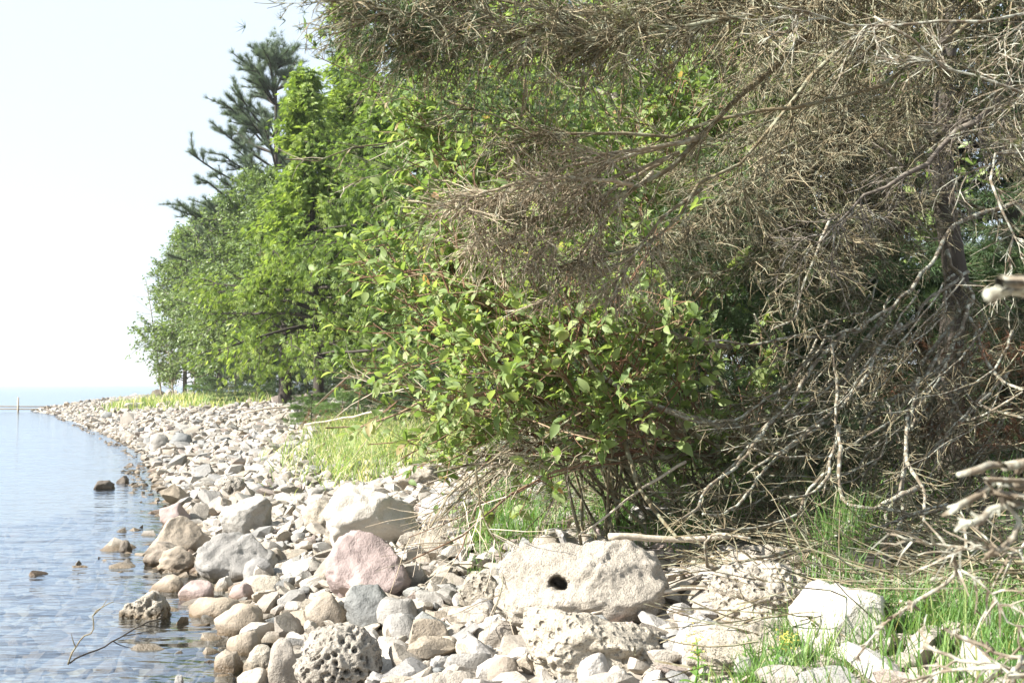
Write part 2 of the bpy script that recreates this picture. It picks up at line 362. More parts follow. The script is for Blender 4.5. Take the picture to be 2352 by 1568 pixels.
def ground_mat():
    m, N, L, out = nodes('shore_ground'); geo = N.new('ShaderNodeNewGeometry'); pos = geo.outputs['Position']
    a = N.new('ShaderNodeAttribute'); a.attribute_name = 'tint'
    v = N.new('ShaderNodeTexVoronoi'); v.inputs['Scale'].default_value = 16; L.new(pos, v.inputs['Vector'])
    peb = ramp(N, [(0, (.20, .175, .145)), (.5, (.34, .30, .25)), (1, (.46, .42, .36))]); L.new(v.outputs['Color'], peb.inputs[0])
    lit = ramp(N, [(.3, (.045, .034, .024)), (.6, (.12, .09, .055)), (.8, (.2, .155, .1))]); L.new(noise_(N, L, pos, 14, 5, .7), lit.inputs[0])
    f = math_(N, L, 'ADD', a.outputs['Fac'], math_(N, L, 'MULTIPLY', math_(N, L, 'SUBTRACT', noise_(N, L, pos, 1.2, 4), .5), .5), True)
    c = mixc(N, L, 'MIX', f, peb.outputs[0], lit.outputs[0])
    sx = N.new('ShaderNodeSeparateXYZ'); L.new(pos, sx.inputs[0])
    deep = math_(N, L, 'MULTIPLY', sx.outputs['Z'], -1.0, True)            # bed coloured darker and bluer with depth, for the light deep water absorbs
    bedc = mixc(N, L, 'MIX', noise_(N, L, pos, 3.0, 5, .65), (.15, .125, .085), (.44, .38, .28))
    under = ramp(N, [(0, (0, 0, 0)), (1, (1, 1, 1))]); L.new(math_(N, L, 'MULTIPLY', sx.outputs['Z'], -14, True), under.inputs[0])
    c = mixc(N, L, 'MIX', under.outputs[0], c, bedc)
    c = mixc(N, L, 'MIX', deep, c, (.10, .135, .15))
    p = N.new('ShaderNodeBsdfPrincipled'); L.new(c, p.inputs['Base Color']); p.inputs['Roughness'].default_value = .9
    b = N.new('ShaderNodeBump'); b.inputs['Strength'].default_value = .8; b.inputs['Distance'].default_value = .03; L.new(v.outputs['Distance'], b.inputs['Height']); L.new(b.outputs[0], p.inputs['Normal'])
    L.new(p.outputs[0], out.inputs['Surface']); return m
def water_mat():
    m, N, L, out = nodes('lake_water'); geo = N.new('ShaderNodeNewGeometry')
    mp = N.new('ShaderNodeMapping'); mp.inputs['Rotation'].default_value = (0, 0, RAD(24)); mp.inputs['Scale'].default_value = (.7, 1.35, 1); L.new(geo.outputs['Position'], mp.inputs['Vector'])
    a = noise_(N, L, mp.outputs[0], 2.7, 3, .5); b_ = noise_(N, L, mp.outputs[0], .55, 3, .55)
    hgt = math_(N, L, 'ADD', math_(N, L, 'MULTIPLY', a, .046), math_(N, L, 'MULTIPLY', b_, .06))
    b = N.new('ShaderNodeBump'); b.inputs['Strength'].default_value = 1.0; b.inputs['Distance'].default_value = 1.0; L.new(hgt, b.inputs['Height'])
    dt = N.new('ShaderNodeVectorMath'); dt.operation = 'DOT_PRODUCT'; L.new(geo.outputs['Incoming'], dt.inputs[0]); L.new(b.outputs[0], dt.inputs[1])
    inv = math_(N, L, 'SUBTRACT', 1.0, math_(N, L, 'ABSOLUTE', dt.outputs['Value']), True)           # Schlick's law, the same from both sides
    frs = math_(N, L, 'ADD', .025, math_(N, L, 'MULTIPLY', math_(N, L, 'POWER', inv, 2.9), .975))
    g = N.new('ShaderNodeBsdfGlossy'); g.inputs['Roughness'].default_value = .1; g.inputs['Color'].default_value = (.76, .85, .97, 1); L.new(b.outputs[0], g.inputs['Normal'])
    t = N.new('ShaderNodeBsdfTransparent'); t.inputs['Color'].default_value = (.75, .77, .75, 1)
    mx = N.new('ShaderNodeMixShader'); L.new(frs, mx.inputs[0]); L.new(t.outputs[0], mx.inputs[1]); L.new(g.outputs[0], mx.inputs[2])
    L.new(mx.outputs[0], out.inputs['Surface']); return m

# ------------------------------------------------------------------ ground and lake
def sheet():
    n = 331; k = 9.2; t = np.linspace(-1, 1, n); g = 9000*np.sinh(k*t)/math.sinh(k)
    X, Y = np.meshgrid(g - 1.5, g + 9.0); Z = height(X, Y)
    V = np.stack([X, Y, Z], -1).reshape(-1, 3); s = sdist(X, Y).ravel()
    idx = np.arange(n*n).reshape(n, n); F = np.stack([idx[:-1, :-1], idx[:-1, 1:], idx[1:, 1:], idx[1:, :-1]], -1).reshape(-1, 4)
    edge = 2.6 + np.clip((Y.ravel()-8)*.16, 0, 4.2)
    tag(link('ground', mesh_from('ground', V, F, np.clip((s-edge)*.7+.3, 0, 1), True, ground_mat())), kind='structure')
    W = np.array([(-9000, -9000, 0), (9000, -9000, 0), (9000, 9000, 0), (-9000, 9000, 0)], float)
    tag(link('lake_water', mesh_from('lake_water', W, np.array([(0, 1, 2, 3)]), None, False, water_mat())), kind='structure')
sheet()
def beach_edge(y): return 2.7 + np.clip((y-8)*.165, 0, 4.6)

# ------------------------------------------------------------------ boulders
_ico = {}
def ico(s):
    if s not in _ico:
        bm = bmesh.new(); bmesh.ops.create_icosphere(bm, subdivisions=s, radius=1.0)
        _ico[s] = (np.array([v.co[:] for v in bm.verts]), np.array([[v.index for v in f.verts] for f in bm.faces])); bm.free()
    return _ico[s][0].copy(), _ico[s][1]
def rock(sub, seed, p=2.4, cuts=7, rough=.10, cutd=(.62, .92)):
    V, F = ico(sub); r = np.random.default_rng(seed)
    V = V/((np.abs(V)**p).sum(1)**(1/p))[:, None]
    for _ in range(cuts):
        n = norm(r.normal(size=3)); d = r.uniform(*cutd); e = np.maximum(0, V@n - d); V = V - (e*.97)[:, None]*n
    V = V*(1 + rough*fbm(V*1.3 + r.random(3)*50, seed, 3)[:, None])
    if sub >= 3: V = V*(1 + rough*.5*fbm(V*4.5 + r.random(3)*50, seed+3, 3)[:, None])
    V = V - (V.max(0)+V.min(0))/2; V = V/np.abs(V).max(0)
    return V, F
heroes = []          # x, y, radius for keeping the small stones clear
LANDMARK = []
def boulder(name, label, box, mat, sub=5, seed=1, p=2.4, cuts=7, rough=.10, roll=0, yaw=0, pyr=0, pits=None, layers=0, deep=.8, embed=.08, cat='boulder', mark=None, hole=None, sink=0.0, cutd=(.62, .92), d=None, even=False):
    u0, u1, v0, v1 = box; uc = (u0+u1)/2
    P = ground(uc, v1) if d is None else at(uc, v1, d)
    if P[2] < 0 and d is None: P = at(uc, v1, CAMZ*FPX/(v1-HORIZON))
    W = (u1-u0)/FPX*P[1]; D = W*deep; cy = P[1] + D*.38; W *= cy/P[1]
    zt = at(uc, v0, cy)[2]; zb = min(P[2], gz(P[0]*cy/P[1], cy)) - embed
    H = max(zt-zb, .3*W); cz = zt - H/2; cx = at(uc, 800, cy)[0]
    V, F = rock(sub, seed, p, cuts, rough, cutd)
    if pyr: V[:, :2] *= (1 - pyr*np.clip((V[:, 2:3]+.6)/1.6, 0, 1))
    c, s = math.cos(RAD(yaw)), math.sin(RAD(yaw)); V = np.stack([V[:, 0]*c-V[:, 1]*s, V[:, 0]*s+V[:, 1]*c, V[:, 2]], 1)
    c, s = math.cos(RAD(roll)), math.sin(RAD(roll)); V = np.stack([V[:, 0]*c-V[:, 2]*s, V[:, 1], V[:, 0]*s+V[:, 2]*c], 1)
    V = V - (V.max(0)+V.min(0))/2; V /= np.abs(V).max(0)
    S = np.array((W/2, D/2, H/2)); V = V*S
    nrm = norm(V/S**2)
    V = V + nrm*(.011*fbm(V*9+seed, seed+21, 4) + .006*fbm(V*30+seed, seed+22, 2))[:, None]*min(1, W*2.2)
    if layers: V = V + nrm*(layers*fbm(V*np.array((3, 3, 16.)) + V[:, :1]*np.array((0, 0, 2.)), seed+5, 3))[:, None]
    if pits:
        for fr, dp in pits:
            msk = np.clip(.5 + 1.5*vnoise(V*4.1+seed, seed+9), .05, 1.2)
            if even: msk = np.clip(.85 + .5*vnoise(V*3.1+seed, seed+9), .5, 1.1)
            V = V - nrm*(dp*worley(V*fr + .25*vnoise(V*fr*.7, 2)[:, None], seed+11)*msk)[:, None]
    if hole:
        hu, hv, hr, hd = hole; r = norm(ray(hu, hv)); C0 = np.array((cx, cy, cz))
        Q = V + C0 - _C; along_ = Q@r; off = np.linalg.norm((Q - along_[:, None]*r)*np.array((.8, 1, 1.1)), axis=1) + .014*fbm(V*22, 4)
        k = np.clip((hr-off)/(hr*.35), 0, 1)*(along_ < along_[off < hr].min()+.22); V = V + (hd*k)[:, None]*r
    o = link(name, mesh_from(name, V, F, None, True, M[mat]), None, (cx, cy, cz)); tag(o, label, cat)
    heroes.append((cx, cy, W*.5, D*.5))
    if mark: LANDMARK.append((cx, cy, mark))
    return o
B = boulder
B('boulder', 'largest pale limestone boulder with a dark hole right through its face', (1135, 1535, 1236, 1466), 'lime', 6, 11, 2.15, 3, .07, roll=-6, layers=.013, pits=[(14, .016), (34, .008)], deep=.66, mark='the boulder with the hole', hole=(1283, 1338, .040, .24))
B('boulder', 'rounded pink granite boulder with a pale pink ridge on top', (745, 948, 1218, 1385), 'pink', 5, 23, 2.2, 5, .10, roll=24, pyr=.35, deep=.8, mark='the pink granite boulder')
B('boulder', 'tall sunlit whitish boulder with a sloping face behind the pink granite one', (752, 965, 1106, 1272), 'white', 5, 31, 2.3, 9, .10, roll=24, pyr=.2, layers=.006, deep=.8, mark='the tall whitish boulder')
B('boulder', 'blocky grey speckled boulder with a flat shoulder beside the tall whitish one', (512, 622, 1138, 1238), 'grey', 5, 41, 2.6, 9, .1, pits=[(20, .01)], mark='the blocky grey boulder')
B('boulder', 'pyramid shaped pinkish tan rock at the waterline', (342, 492, 1183, 1268), 'tan', 5, 52, 2.2, 6, .07, pyr=.62, roll=4, mark='the pyramid shaped rock')
B('boulder', 'broad tan grey boulder with a cracked shoulder at the waterline', (458, 640, 1222, 1338), 'grey', 5, 61, 2.5, 8, .1, roll=-8, pits=[(11, .02)], mark='the broad tan grey boulder')
B('boulder', 'honeycombed limestone boulder full of small round pits, beside smooth tan stones', (678, 884, 1432, 1600), 'honey', 6, 71, 2.2, 3, .05, roll=14, pits=[(25, .06), (55, .012)], deep=.9, even=True, mark='the honeycombed boulder')
B('boulder', 'long layered limestone slab with ragged pits below the boulder with the hole', (1195, 1532, 1398, 1556), 'honey', 6, 83, 2.8, 7, .08, roll=8, layers=.034, pits=[(13, .034), (30, .016)], deep=.6, mark='the layered limestone slab')
B('boulder', 'smooth bright white boulder standing in the grass', (1812, 2036, 1338, 1515), 'white', 5, 91, 2.6, 11, .07, roll=30, pyr=.15, cutd=(.55, .85), deep=.8, mark='the smooth white boulder')
B('boulder', 'pitted white limestone block under the hanging dead branches', (1618, 1868, 1295, 1432), 'honey', 6, 103, 2.5, 7, .1, roll=14, layers=.026, pits=[(13, .05), (36, .014)], deep=.7, mark='the pitted white block')
B('boulder', 'smaller pitted limestone lump behind the pitted white block', (1640, 1812, 1245, 1330), 'pitted', 5, 113, 2.4, 6, .12, layers=.012, pits=[(20, .03)], deep=.7)
B('boulder', 'wedge of white rock between the layered slab and the pitted block', (1538, 1632, 1408, 1520), 'white', 5, 127, 2.3, 8, .08, roll=-22, pyr=.3)
B('boulder', 'rough limestone ledge half buried at the foot of the pitted block', (1560, 1850, 1420, 1545), 'pitted', 5, 131, 2.6, 8, .12, roll=10, layers=.02, pits=[(22, .02)], deep=.6)
B('rock', 'pitted dark and white rock standing alone in the shallow water', (284, 402, 1352, 1416), 'honey', 5, 137, 2.2, 6, .14, roll=8, pits=[(14, .045)], cat='rock', mark='the pitted rock in the water')
B('rock', 'wet brown rock breaking the surface between the pitted rock and the shore', (352, 437, 1318, 1354), 'tan', 4, 149, cat='rock')
B('rock', 'small lone wet rock in the water off the pyramid shaped rock', (279, 313, 1239, 1264), 'dark', 4, 151, cat='rock')
B('rock', 'flat dark wet rock in the water off the waterline stones', (222, 268, 1101, 1121), 'dark', 4, 157, cat='rock')
B('rock', 'dark wet rock with pointed top at the very edge of the water', (270, 302, 1091, 1109), 'dark', 4, 163, pyr=.3, cat='rock')
B('rock', 'wedge shaped pink wet rock at the waterline beyond the pyramid shaped rock', (372, 444, 1152, 1206), 'pink', 4, 167, pyr=.3, roll=-10, cat='rock')
B('rock', 'leaning layered slab with dark grooves in the water by the pyramid shaped rock', (335, 432, 1243, 1294), 'tan', 5, 173, 2.6, 7, .08, roll=22, layers=.02, deep=.6, cat='rock')
B('rock', 'layered brown slab with a cracked top in front of the broad tan grey boulder', (366, 468, 1262, 1310), 'tan', 5, 179, 2.6, 7, .1, roll=14, layers=.025, deep=.6, cat='rock')
B('rock', 'pitted grey rock leaning on the tall whitish boulder', (698, 805, 1148, 1222), 'pitted', 5, 181, 2.4, 6, .12, roll=10, pits=[(20, .02)], cat='rock')
B('rock', 'angular grey green rock with a ridge below the pink granite boulder', (798, 915, 1342, 1445), 'slate', 5, 191, 2.6, 9, .05, roll=24, pyr=.25, cutd=(.5, .85), cat='rock', mark='the angular grey green rock')
B('rock', 'smooth tan wedge leaning against the angular grey green rock', (705, 800, 1358, 1440), 'tan', 4, 193, 2.5, 8, .05, roll=26, pyr=.2, cat='rock')
B('rock', 'long grey stone resting on the landward side of the angular grey green rock', (868, 965, 1372, 1440), 'grey', 4, 197, 2.4, 7, .06, roll=20, cat='rock')
B('rock', 'pitted pale stone at the lakeward foot of the boulder with the hole', (1055, 1152, 1312, 1404), 'honey', 5, 199, 2.3, 6, .12, roll=16, pits=[(24, .022)], cat='rock')
B('rock', 'angular tan block with flat facets in front of the long grey stone', (940, 1034, 1416, 1496), 'tan', 4, 211, 2.8, 11, .03, cutd=(.55, .82), cat='rock', mark='the angular tan block')
B('rock', 'rounded beige stone tucked under the lakeward end of the boulder with the hole', (1098, 1192, 1422, 1486), 'cream', 4, 223, cat='rock')
B('rock', 'smooth egg shaped tan stone leaning on the lakeward end of the layered slab', (1120, 1196, 1506, 1580), 'tan', 4, 227, 2.0, 2, .04, roll=30, cat='rock')
B('rock', 'white knobbly stone at the foot of the layered slab', (1322, 1408, 1495, 1576), 'white', 4, 229, roll=20, pits=[(14, .02)], cat='rock')
B('rock', 'small round white stone with dimples at the foot of the layered slab', (1390, 1446, 1526, 1590), 'white', 4, 233, 2.2, 3, pits=[(18, .02)], cat='rock')
B('boulder', 'broad flat cream slab in front of the egg shaped tan stone', (905, 1120, 1536, 1640), 'cream', 5, 239, 2.8, 8, .05, layers=.006, deep=.8)
B('rock', 'flat dark edged slab split along a crack by the water', (498, 612, 1384, 1452), 'tan', 4, 241, 2.6, 7, .06, roll=14, layers=.014, deep=.6, cat='rock')
B('rock', 'oblong warm tan stone at the waterline below the split slab', (528, 606, 1446, 1496), 'tan', 4, 251, 2.3, 4, .05, cat='rock')
B('rock', 'upright pale column like stone against the lake side of the honeycombed boulder', (622, 704, 1462, 1590), 'cream', 4, 257, 2.8, 6, .06, cat='rock')
B('rock', 'pitted wet rock with an eye shaped hole at the waterline', (566, 646, 1478, 1545), 'pitted', 5, 263, 2.2, 5, .12, roll=24, pits=[(12, .04)], cat='rock')
B('rock', 'wet brown oval stone at the waterline beside the rock with the eye shaped hole', (498, 566, 1488, 1536), 'tan', 4, 269, roll=20, cat='rock')
B('rock', 'pale wet lump half in the water below the rock with the eye shaped hole', (548, 640, 1530, 1590), 'cream', 4, 271, roll=16, pits=[(12, .02)], cat='rock')
B('rock', 'dark topped stone with a pale foot in the water below the wet brown oval one', (400, 446, 1548, 1590), 'grey', 4, 277, pyr=.4, cat='rock')
B('rock', 'grey stone with a dark cap against the broad tan grey boulder', (562, 642, 1280, 1336), 'grey', 4, 281, cat='rock')
B('rock', 'smooth pink oval stone in front of the broad tan grey boulder', (533, 600, 1338, 1382), 'pink', 4, 283, 2.1, 3, .04, roll=-8, cat='rock')
B('rock', 'low pink brown slab at the water beside the smooth pink oval stone', (418, 500, 1334, 1376), 'pink', 4, 293, 2.5, 5, .05, roll=10, cat='rock')
B('rock', 'brown wet wedge at the water in front of the low pink brown slab', (445, 560, 1366, 1412), 'tan', 4, 307, 2.4, 6, .06, roll=8, cat='rock')
B('rock', 'pale oblong stone in front of the grey stone with a dark cap', (556, 644, 1322, 1362), 'cream', 4, 311, 2.3, 5, .05, cat='rock')
B('rock', 'smooth pale finger shaped stone leaning on the pink granite boulder', (795, 862, 1338, 1402), 'cream', 4, 313, 2.2, 3, .04, roll=38, cat='rock')
B('rock', 'rough pitted knob at the landward foot of the pink granite boulder', (836, 900, 1308, 1372), 'pitted', 5, 317, 2.2, 5, .14, pits=[(26, .02)], cat='rock')
B('boulder', 'smooth grey boulder with a rounded back halfway along the beach', (342, 396, 996, 1036), 'grey', 4, 331, 2.2, 4, .06, mark='the smooth grey boulders')
B('boulder', 'grey green boulder with a low flat back halfway along the beach', (388, 446, 994, 1036), 'slate', 4, 337, 2.3, 5, .06, roll=10)
B('rock', 'honeycombed rock with large dark holes beyond the blocky grey boulder', (498, 574, 1092, 1142), 'honey', 5, 347, 2.2, 4, .1, pits=[(9, .06)], cat='rock', mark='the rock with large dark holes')
B('boulder', 'grey ragged boulder between the beach grass and the dogwood stems', (905, 1020, 1066, 1128), 'pitted', 5, 349, 2.4, 7, .12, layers=.02, pits=[(16, .02)])
B('boulder', 'grey slab leaning under the dogwood stems', (1196, 1262, 1092, 1170), 'grey', 4, 353, 2.6, 8, .06, roll=30)
B('boulder', 'pale rough rock under the dogwood stems behind the tall whitish boulder', (960, 1130, 1120, 1215), 'white', 5, 359, 2.4, 8, .12, layers=.015)
B('boulder', 'pale rock half hidden by grass behind the boulder with the hole', (1440, 1560, 1150, 1235), 'white', 5, 367, 2.4, 7, .1, pits=[(14, .02)])
B('boulder', 'shaded brown rock ledge under the lichen covered branches', (1890, 2060, 1265, 1345), 'tan', 5, 373, 2.8, 8, .1, layers=.015)
B('boulder', 'pale rock behind the smooth white boulder', (2010, 2140, 1380, 1470), 'cream', 5, 379, 2.4, 7, .1)
B('boulder', 'dark boulder at the far end of the point beside the bare saplings', (343, 388, 893, 922), 'dark', 4, 383, 2.2, 6, .1, pyr=.3, d=57)
B('boulder', 'mossy low boulder with a grass cap near the dark boulder on the point', (305, 346, 905, 925), 'grey', 4, 389, d=58)
B('boulder', 'pink tinged boulder among the rocks at the tip of the point', (272, 306, 912, 932), 'pink', 4, 397, d=59)
B('rock', 'dark wet rock near the tip of the point', (142, 168, 938, 950), 'dark', 4, 401, d=58, cat='rock')
B('rock', 'dark grey upright rock on the bare part of the point', (238, 268, 945, 962), 'slate', 4, 409, cat='rock')

# ------------------------------------------------------------------ the stone beach
GRASSPIX = [(712, 1078), (728, 1020), (790, 985), (900, 965), (1060, 960), (1150, 1000), (1080, 1075), (960, 1092), (860, 1118), (760, 1110)]
GRASSPOLY = np.array([ground(u, v)[:2] for u, v in GRASSPIX])
def beach():
    cell = .35; grid = {}
    def ok(x, y, r, k=.74):
        n = int(math.ceil((r+.35)/cell)); ci, cj = int(x//cell), int(y//cell)
        for i in range(ci-n, ci+n+1):
            for j in range(cj-n, cj+n+1):
                for (a, b, q) in grid.get((i, j), ()):
                    if (a-x)**2+(b-y)**2 < (k*(r+q))**2: return False
        return True
    def put(x, y, r): grid.setdefault((int(x//cell), int(y//cell)), []).append((x, y, r))
    H = np.array(heroes); stones = []
    def sample(n, y0, y1):
        y = y0 + (y1-y0)*RNG.random(n)
        L = LAND[3:17]; xs = np.interp(y, L[:11, 1], L[:11, 0])
        x = xs + RNG.uniform(-4.2, 12.5, n)
        s = sdist(x, y); e = beach_edge(y) + .8*vnoise(np.stack([x, y, 0*x], 1)*.7, 8)
        lo = np.where(y < 14, -3.4, -.5)
        k = (s > lo) & (s < e) & (np.abs(x) < .49*y+.9)
        k &= (s > -.5) | (RNG.random(n) < .75)
        return x[k], y[k], s[k]
    passes = [(.24, 24, 70, 40), (.15, 11, 70, 450), (.115, 7.5, 70, 2600), (.092, 3.2, 70, 9000), (.074, 3, 60, 26000), (.058, 2.6, 40, 40000), (.044, 2.6, 22, 34000), (.033, 2.6, 12, 18000)]
    for r0, y0, y1, n in passes:
        x, y, s = sample(n, y0, y1); rr = r0*RNG.uniform(.8, 1.25, len(x))
        keep = (s > -.12) | (rr*.6 < -.13*s)
        keep &= ~inside(np.stack([x, y], 1), GRASSPOLY) | (RNG.random(len(x)) < .14)
        for hx, hy, hw, hd in heroes: keep &= (((x-hx)/(hw+rr*.45))**2 + ((y-hy)/(hd+rr*.45))**2) > .9
        for a, b, c, d in zip(x[keep], y[keep], rr[keep], s[keep]):
            if ok(a, b, c): put(a, b, c); stones.append((a, b, c, d))
    S = np.array(stones); n = len(S)
    ap = S[:, 2]/S[:, 1]; vis = (np.abs(S[:, 0]) < .47*S[:, 1]) & (S[:, 1] > 5.0) & (S[:, 3] > -.2)
    order = np.argsort(-np.where(vis, ap, 0)); solo = order[:300-len([h for h in heroes])]; rest = order[300-len(heroes):]
    z = height(S[:, 0], S[:, 1])
    kinds = [('round', 2.1, 5, .16), ('angular', 2.7, 12, .12), ('flat', 2.5, 9, .14), ('blocky', 3.2, 10, .12)]
    shapeword = {'round': 'rounded', 'angular': 'angular', 'flat': 'flat', 'blocky': 'blocky'}
    base3 = {}
    for kname, p, c, ro in kinds:
        for j in range(4):
            base3[kname, j] = rock(3, 900+j*13+len(kname), p, c+2, ro, (.42, .85))
    cols = ['cream', 'grey', 'tan', 'white', 'cream', 'beige', 'cream', 'grey', 'tan', 'cream', 'beige', 'white', 'beige', 'cream', 'grey', 'pitted', 'grey', 'beige', 'white', 'grey', 'pitted', 'white', 'grey', 'pink', 'slate', 'cream', 'beige', 'white']
    shared = {}; twins = {}
    for i in solo:
        x, y, r, s = S[i]; kname = kinds[RNG.integers(0, 4)][0]; j = int(RNG.integers(0, 4)); cm = cols[RNG.integers(0, len(cols))]
        if (kname, j, cm) not in shared:
            V, F = base3[kname, j]; shared[kname, j, cm] = mesh_from('stone', V, F, None, True, M[cm], 22)
        o = link('stone', shared[kname, j, cm]); q = RNG.uniform(.8, 1.2, 3); fl = .5 if kname == 'flat' else .72
        sc_ = (r*1.36*q[0], r*.9*q[1], r*fl*.92*q[2]); o.scale = sc_
        o.location = (x, y, z[i] + sc_[2]*RNG.uniform(.35, .75)); o.rotation_euler = (RNG.normal()*.3, RNG.normal()*.3 - .15, RNG.uniform(0, 6.28))
        d = [math.hypot(x-a, y-b) for a, b, _ in LANDMARK]; k = int(np.argmin(d))
        wet = 'wet ' if z[i] < .02 else ''
        side = 'beside' if d[k] < 1.0 else 'not far from' if d[k] < 2.5 else 'some way from'
        size = 'large' if r > .17 else 'fist sized' if r < .08 else 'head sized'
        lab = f"{size} {wet}{shapeword[kname]} {cm} stone {side} {LANDMARK[k][2]}"
        d[k] = 1e9; twins.setdefault(lab, []).append((o, LANDMARK[int(np.argmin(d))][2]))
    for lab, os_ in twins.items():
        for o, nxt in os_:
            l2 = lab if len(os_) == 1 else lab.replace('beside', 'by').replace('some way', 'away') + ' towards ' + nxt
            if len(l2.split()) > 16: l2 = lab
            tag(o, l2, 'stone', 'single stones lying on the beach')
    # the rest of the beach: too many to count
    for nm, lo, hi, sub, lab in (('beach_cobbles', 0, 9.5, 2, 'countless smaller stones packed between the boulders on the beach'), ('beach_stones', 9.5, 99, 1, 'countless pale stones covering the beach towards the point')):
        I = rest[(S[rest, 1] >= lo) & (S[rest, 1] < hi)]; mb = MB()
        for kname, p, c, ro in kinds:
            for j in range(5):
                V, F = rock(sub, 700+j*7+len(kname), p, c+2 if sub > 1 else 6, ro, (.42, .85))
                J = I[RNG.integers(0, 20, len(I)) == 99] if False else I[(np.arange(len(I)) % 20) == (j + 5*[q[0] for q in kinds].index(kname))]
                if not len(J): continue
                m = len(J); q = RNG.uniform(.8, 1.2, (m, 3)); fl = .5 if kname == 'flat' else .72
                sc_ = S[J, 2:3]*q*np.array((1.36, .9, fl*.92))
                a, b, g = RNG.uniform(0, 6.28, m), RNG.normal(size=m)*.34, RNG.normal(size=m)*.34 - .15
                W = V[None]*sc_[:, None]
                ca, sa = np.cos(b)[:, None], np.sin(b)[:, None]; W = np.stack([W[..., 0], W[..., 1]*ca-W[..., 2]*sa, W[..., 1]*sa+W[..., 2]*ca], -1)
                ca, sa = np.cos(g)[:, None], np.sin(g)[:, None]; W = np.stack([W[..., 0]*ca+W[..., 2]*sa, W[..., 1], -W[..., 0]*sa+W[..., 2]*ca], -1)
                ca, sa = np.cos(a)[:, None], np.sin(a)[:, None]; W = np.stack([W[..., 0]*ca-W[..., 1]*sa, W[..., 0]*sa+W[..., 1]*ca, W[..., 2]], -1)
                lift = np.where(S[J, 3] < 0, .2, RNG.uniform(.25, 1.2, m))
                W = W + np.stack([S[J, 0], S[J, 1], z[J] + sc_[:, 2]*lift], -1)[:, None]
                FF = (F[None] + (np.arange(m)*len(V))[:, None, None]).reshape(-1, 3)
                mb.add(W, FF, np.repeat(RNG.random(m), len(V)))
        mb.build(nm, M['mix'], smooth=True, sharp=24 if sub > 1 else 32, label=lab, cat='stones', kind='stuff')
    print('STONES', n, [int(((S[:, 1] >= a) & (S[:, 1] < b)).sum()) for a, b in ((0, 9.5), (9.5, 20), (20, 99))])
beach()

# ------------------------------------------------------------------ trees with leaves
def base_at(u, d):
    x = (u-UC)/FPX*d; return np.array((x, d, gz(x, d)))
def top_h(v, d, b): return CAMZ + (HORIZON-v)/FPX*d - b[2]
def tree(name, label, u, d, vtop, prof, leaf, template, size, nleaf, nlimb=46, twigs=9, up=.35, droop=.0, trunk=.14, bark='bark', lean=0., rise=.0, sub=.5, seed=0, cat='tree', group=None, z0=.08, hang=.4, twigvis=True, oneside=0., var=(.72, 1.14)):
    r = np.random.default_rng(seed+100); b = base_at(u, d); H = top_h(vtop, d, b)
    e = empty(name, b, label, cat, group)
    T = smooth_path([b-np.array((0, 0, .15)), b+np.array((lean*.3, r.normal()*.1, H*.4)), b+np.array((lean, r.normal()*.15, H*.97))], 14)
    mb = MB(); tubes(mb, T[None], rad(1, 14, trunk, trunk*.12), 9, r); mb.build('trunk', M[bark], e, True, b)
    hs = np.array([p[0] for p in prof]); rs = np.array([p[1] for p in prof])
    t = hs[0] + (hs[-1]-hs[0])*(np.arange(nlimb)+r.random(nlimb))/nlimb
    k = np.minimum((t*13).astype(int), 12); g = (t*13-k)[:, None]; P0 = T[k]*(1-g)+T[k+1]*g
    az = np.arange(nlimb)*2.39996 + r.normal(size=nlimb)*.4
    Lh = np.interp(t, hs, rs)*r.uniform(*var, nlimb)
    if oneside: Lh = Lh*np.where(np.cos(az) < 0, 1, oneside)
    D = np.stack([np.cos(az), np.sin(az), np.full(nlimb, up)+rise*t], 1)
    limbs = grow(P0, D, Lh*1.05, 7, droop, .09, r)
    nt = nlimb*twigs
    tw, pi_, tt = sprout(limbs, nt, .2, 1.0, .75, np.float64(1.0), 4, droop+.05, .12, r)
    sc_ = (Lh[pi_]*sub*(1-.45*tt) + .25)
    tw = tw[:, :1] + (tw - tw[:, :1])*sc_[:, None, None]
    mb = MB(); tubes(mb, limbs, np.linspace(1, .15, 7)[None]*(trunk*.16+.012*Lh)[:, None], 5, r)
    if twigvis: tubes(mb, tw, rad(nt, 4, .010+.0002*d, .004+.0001*d), 3, r)
    mb.build('branches', M[bark], e, True, b)
    pos, tan, _ = along(tw, nleaf, r, .1, 1.0)
    pos = pos + r.normal(size=(nleaf, 3))*size*.55
    out = norm(pos - (b+np.array((0, 0, H*.5))))
    dirs = norm(tan*.6 + r.normal(size=(nleaf, 3))*.55 + np.array((0, 0, -hang)) + out*.25)
    nr = norm(r.normal(size=(nleaf, 3))*.55 + np.array((0, 0, .75)) + out*.5)
    mb = MB(); inst(mb, template[0], template[1], pos, dirs, nr, size*r.uniform(.65, 1.3, nleaf), None, r)
    mb.build('crown', M[leaf], e, False, b, kind='stuff')
    return e, b, H
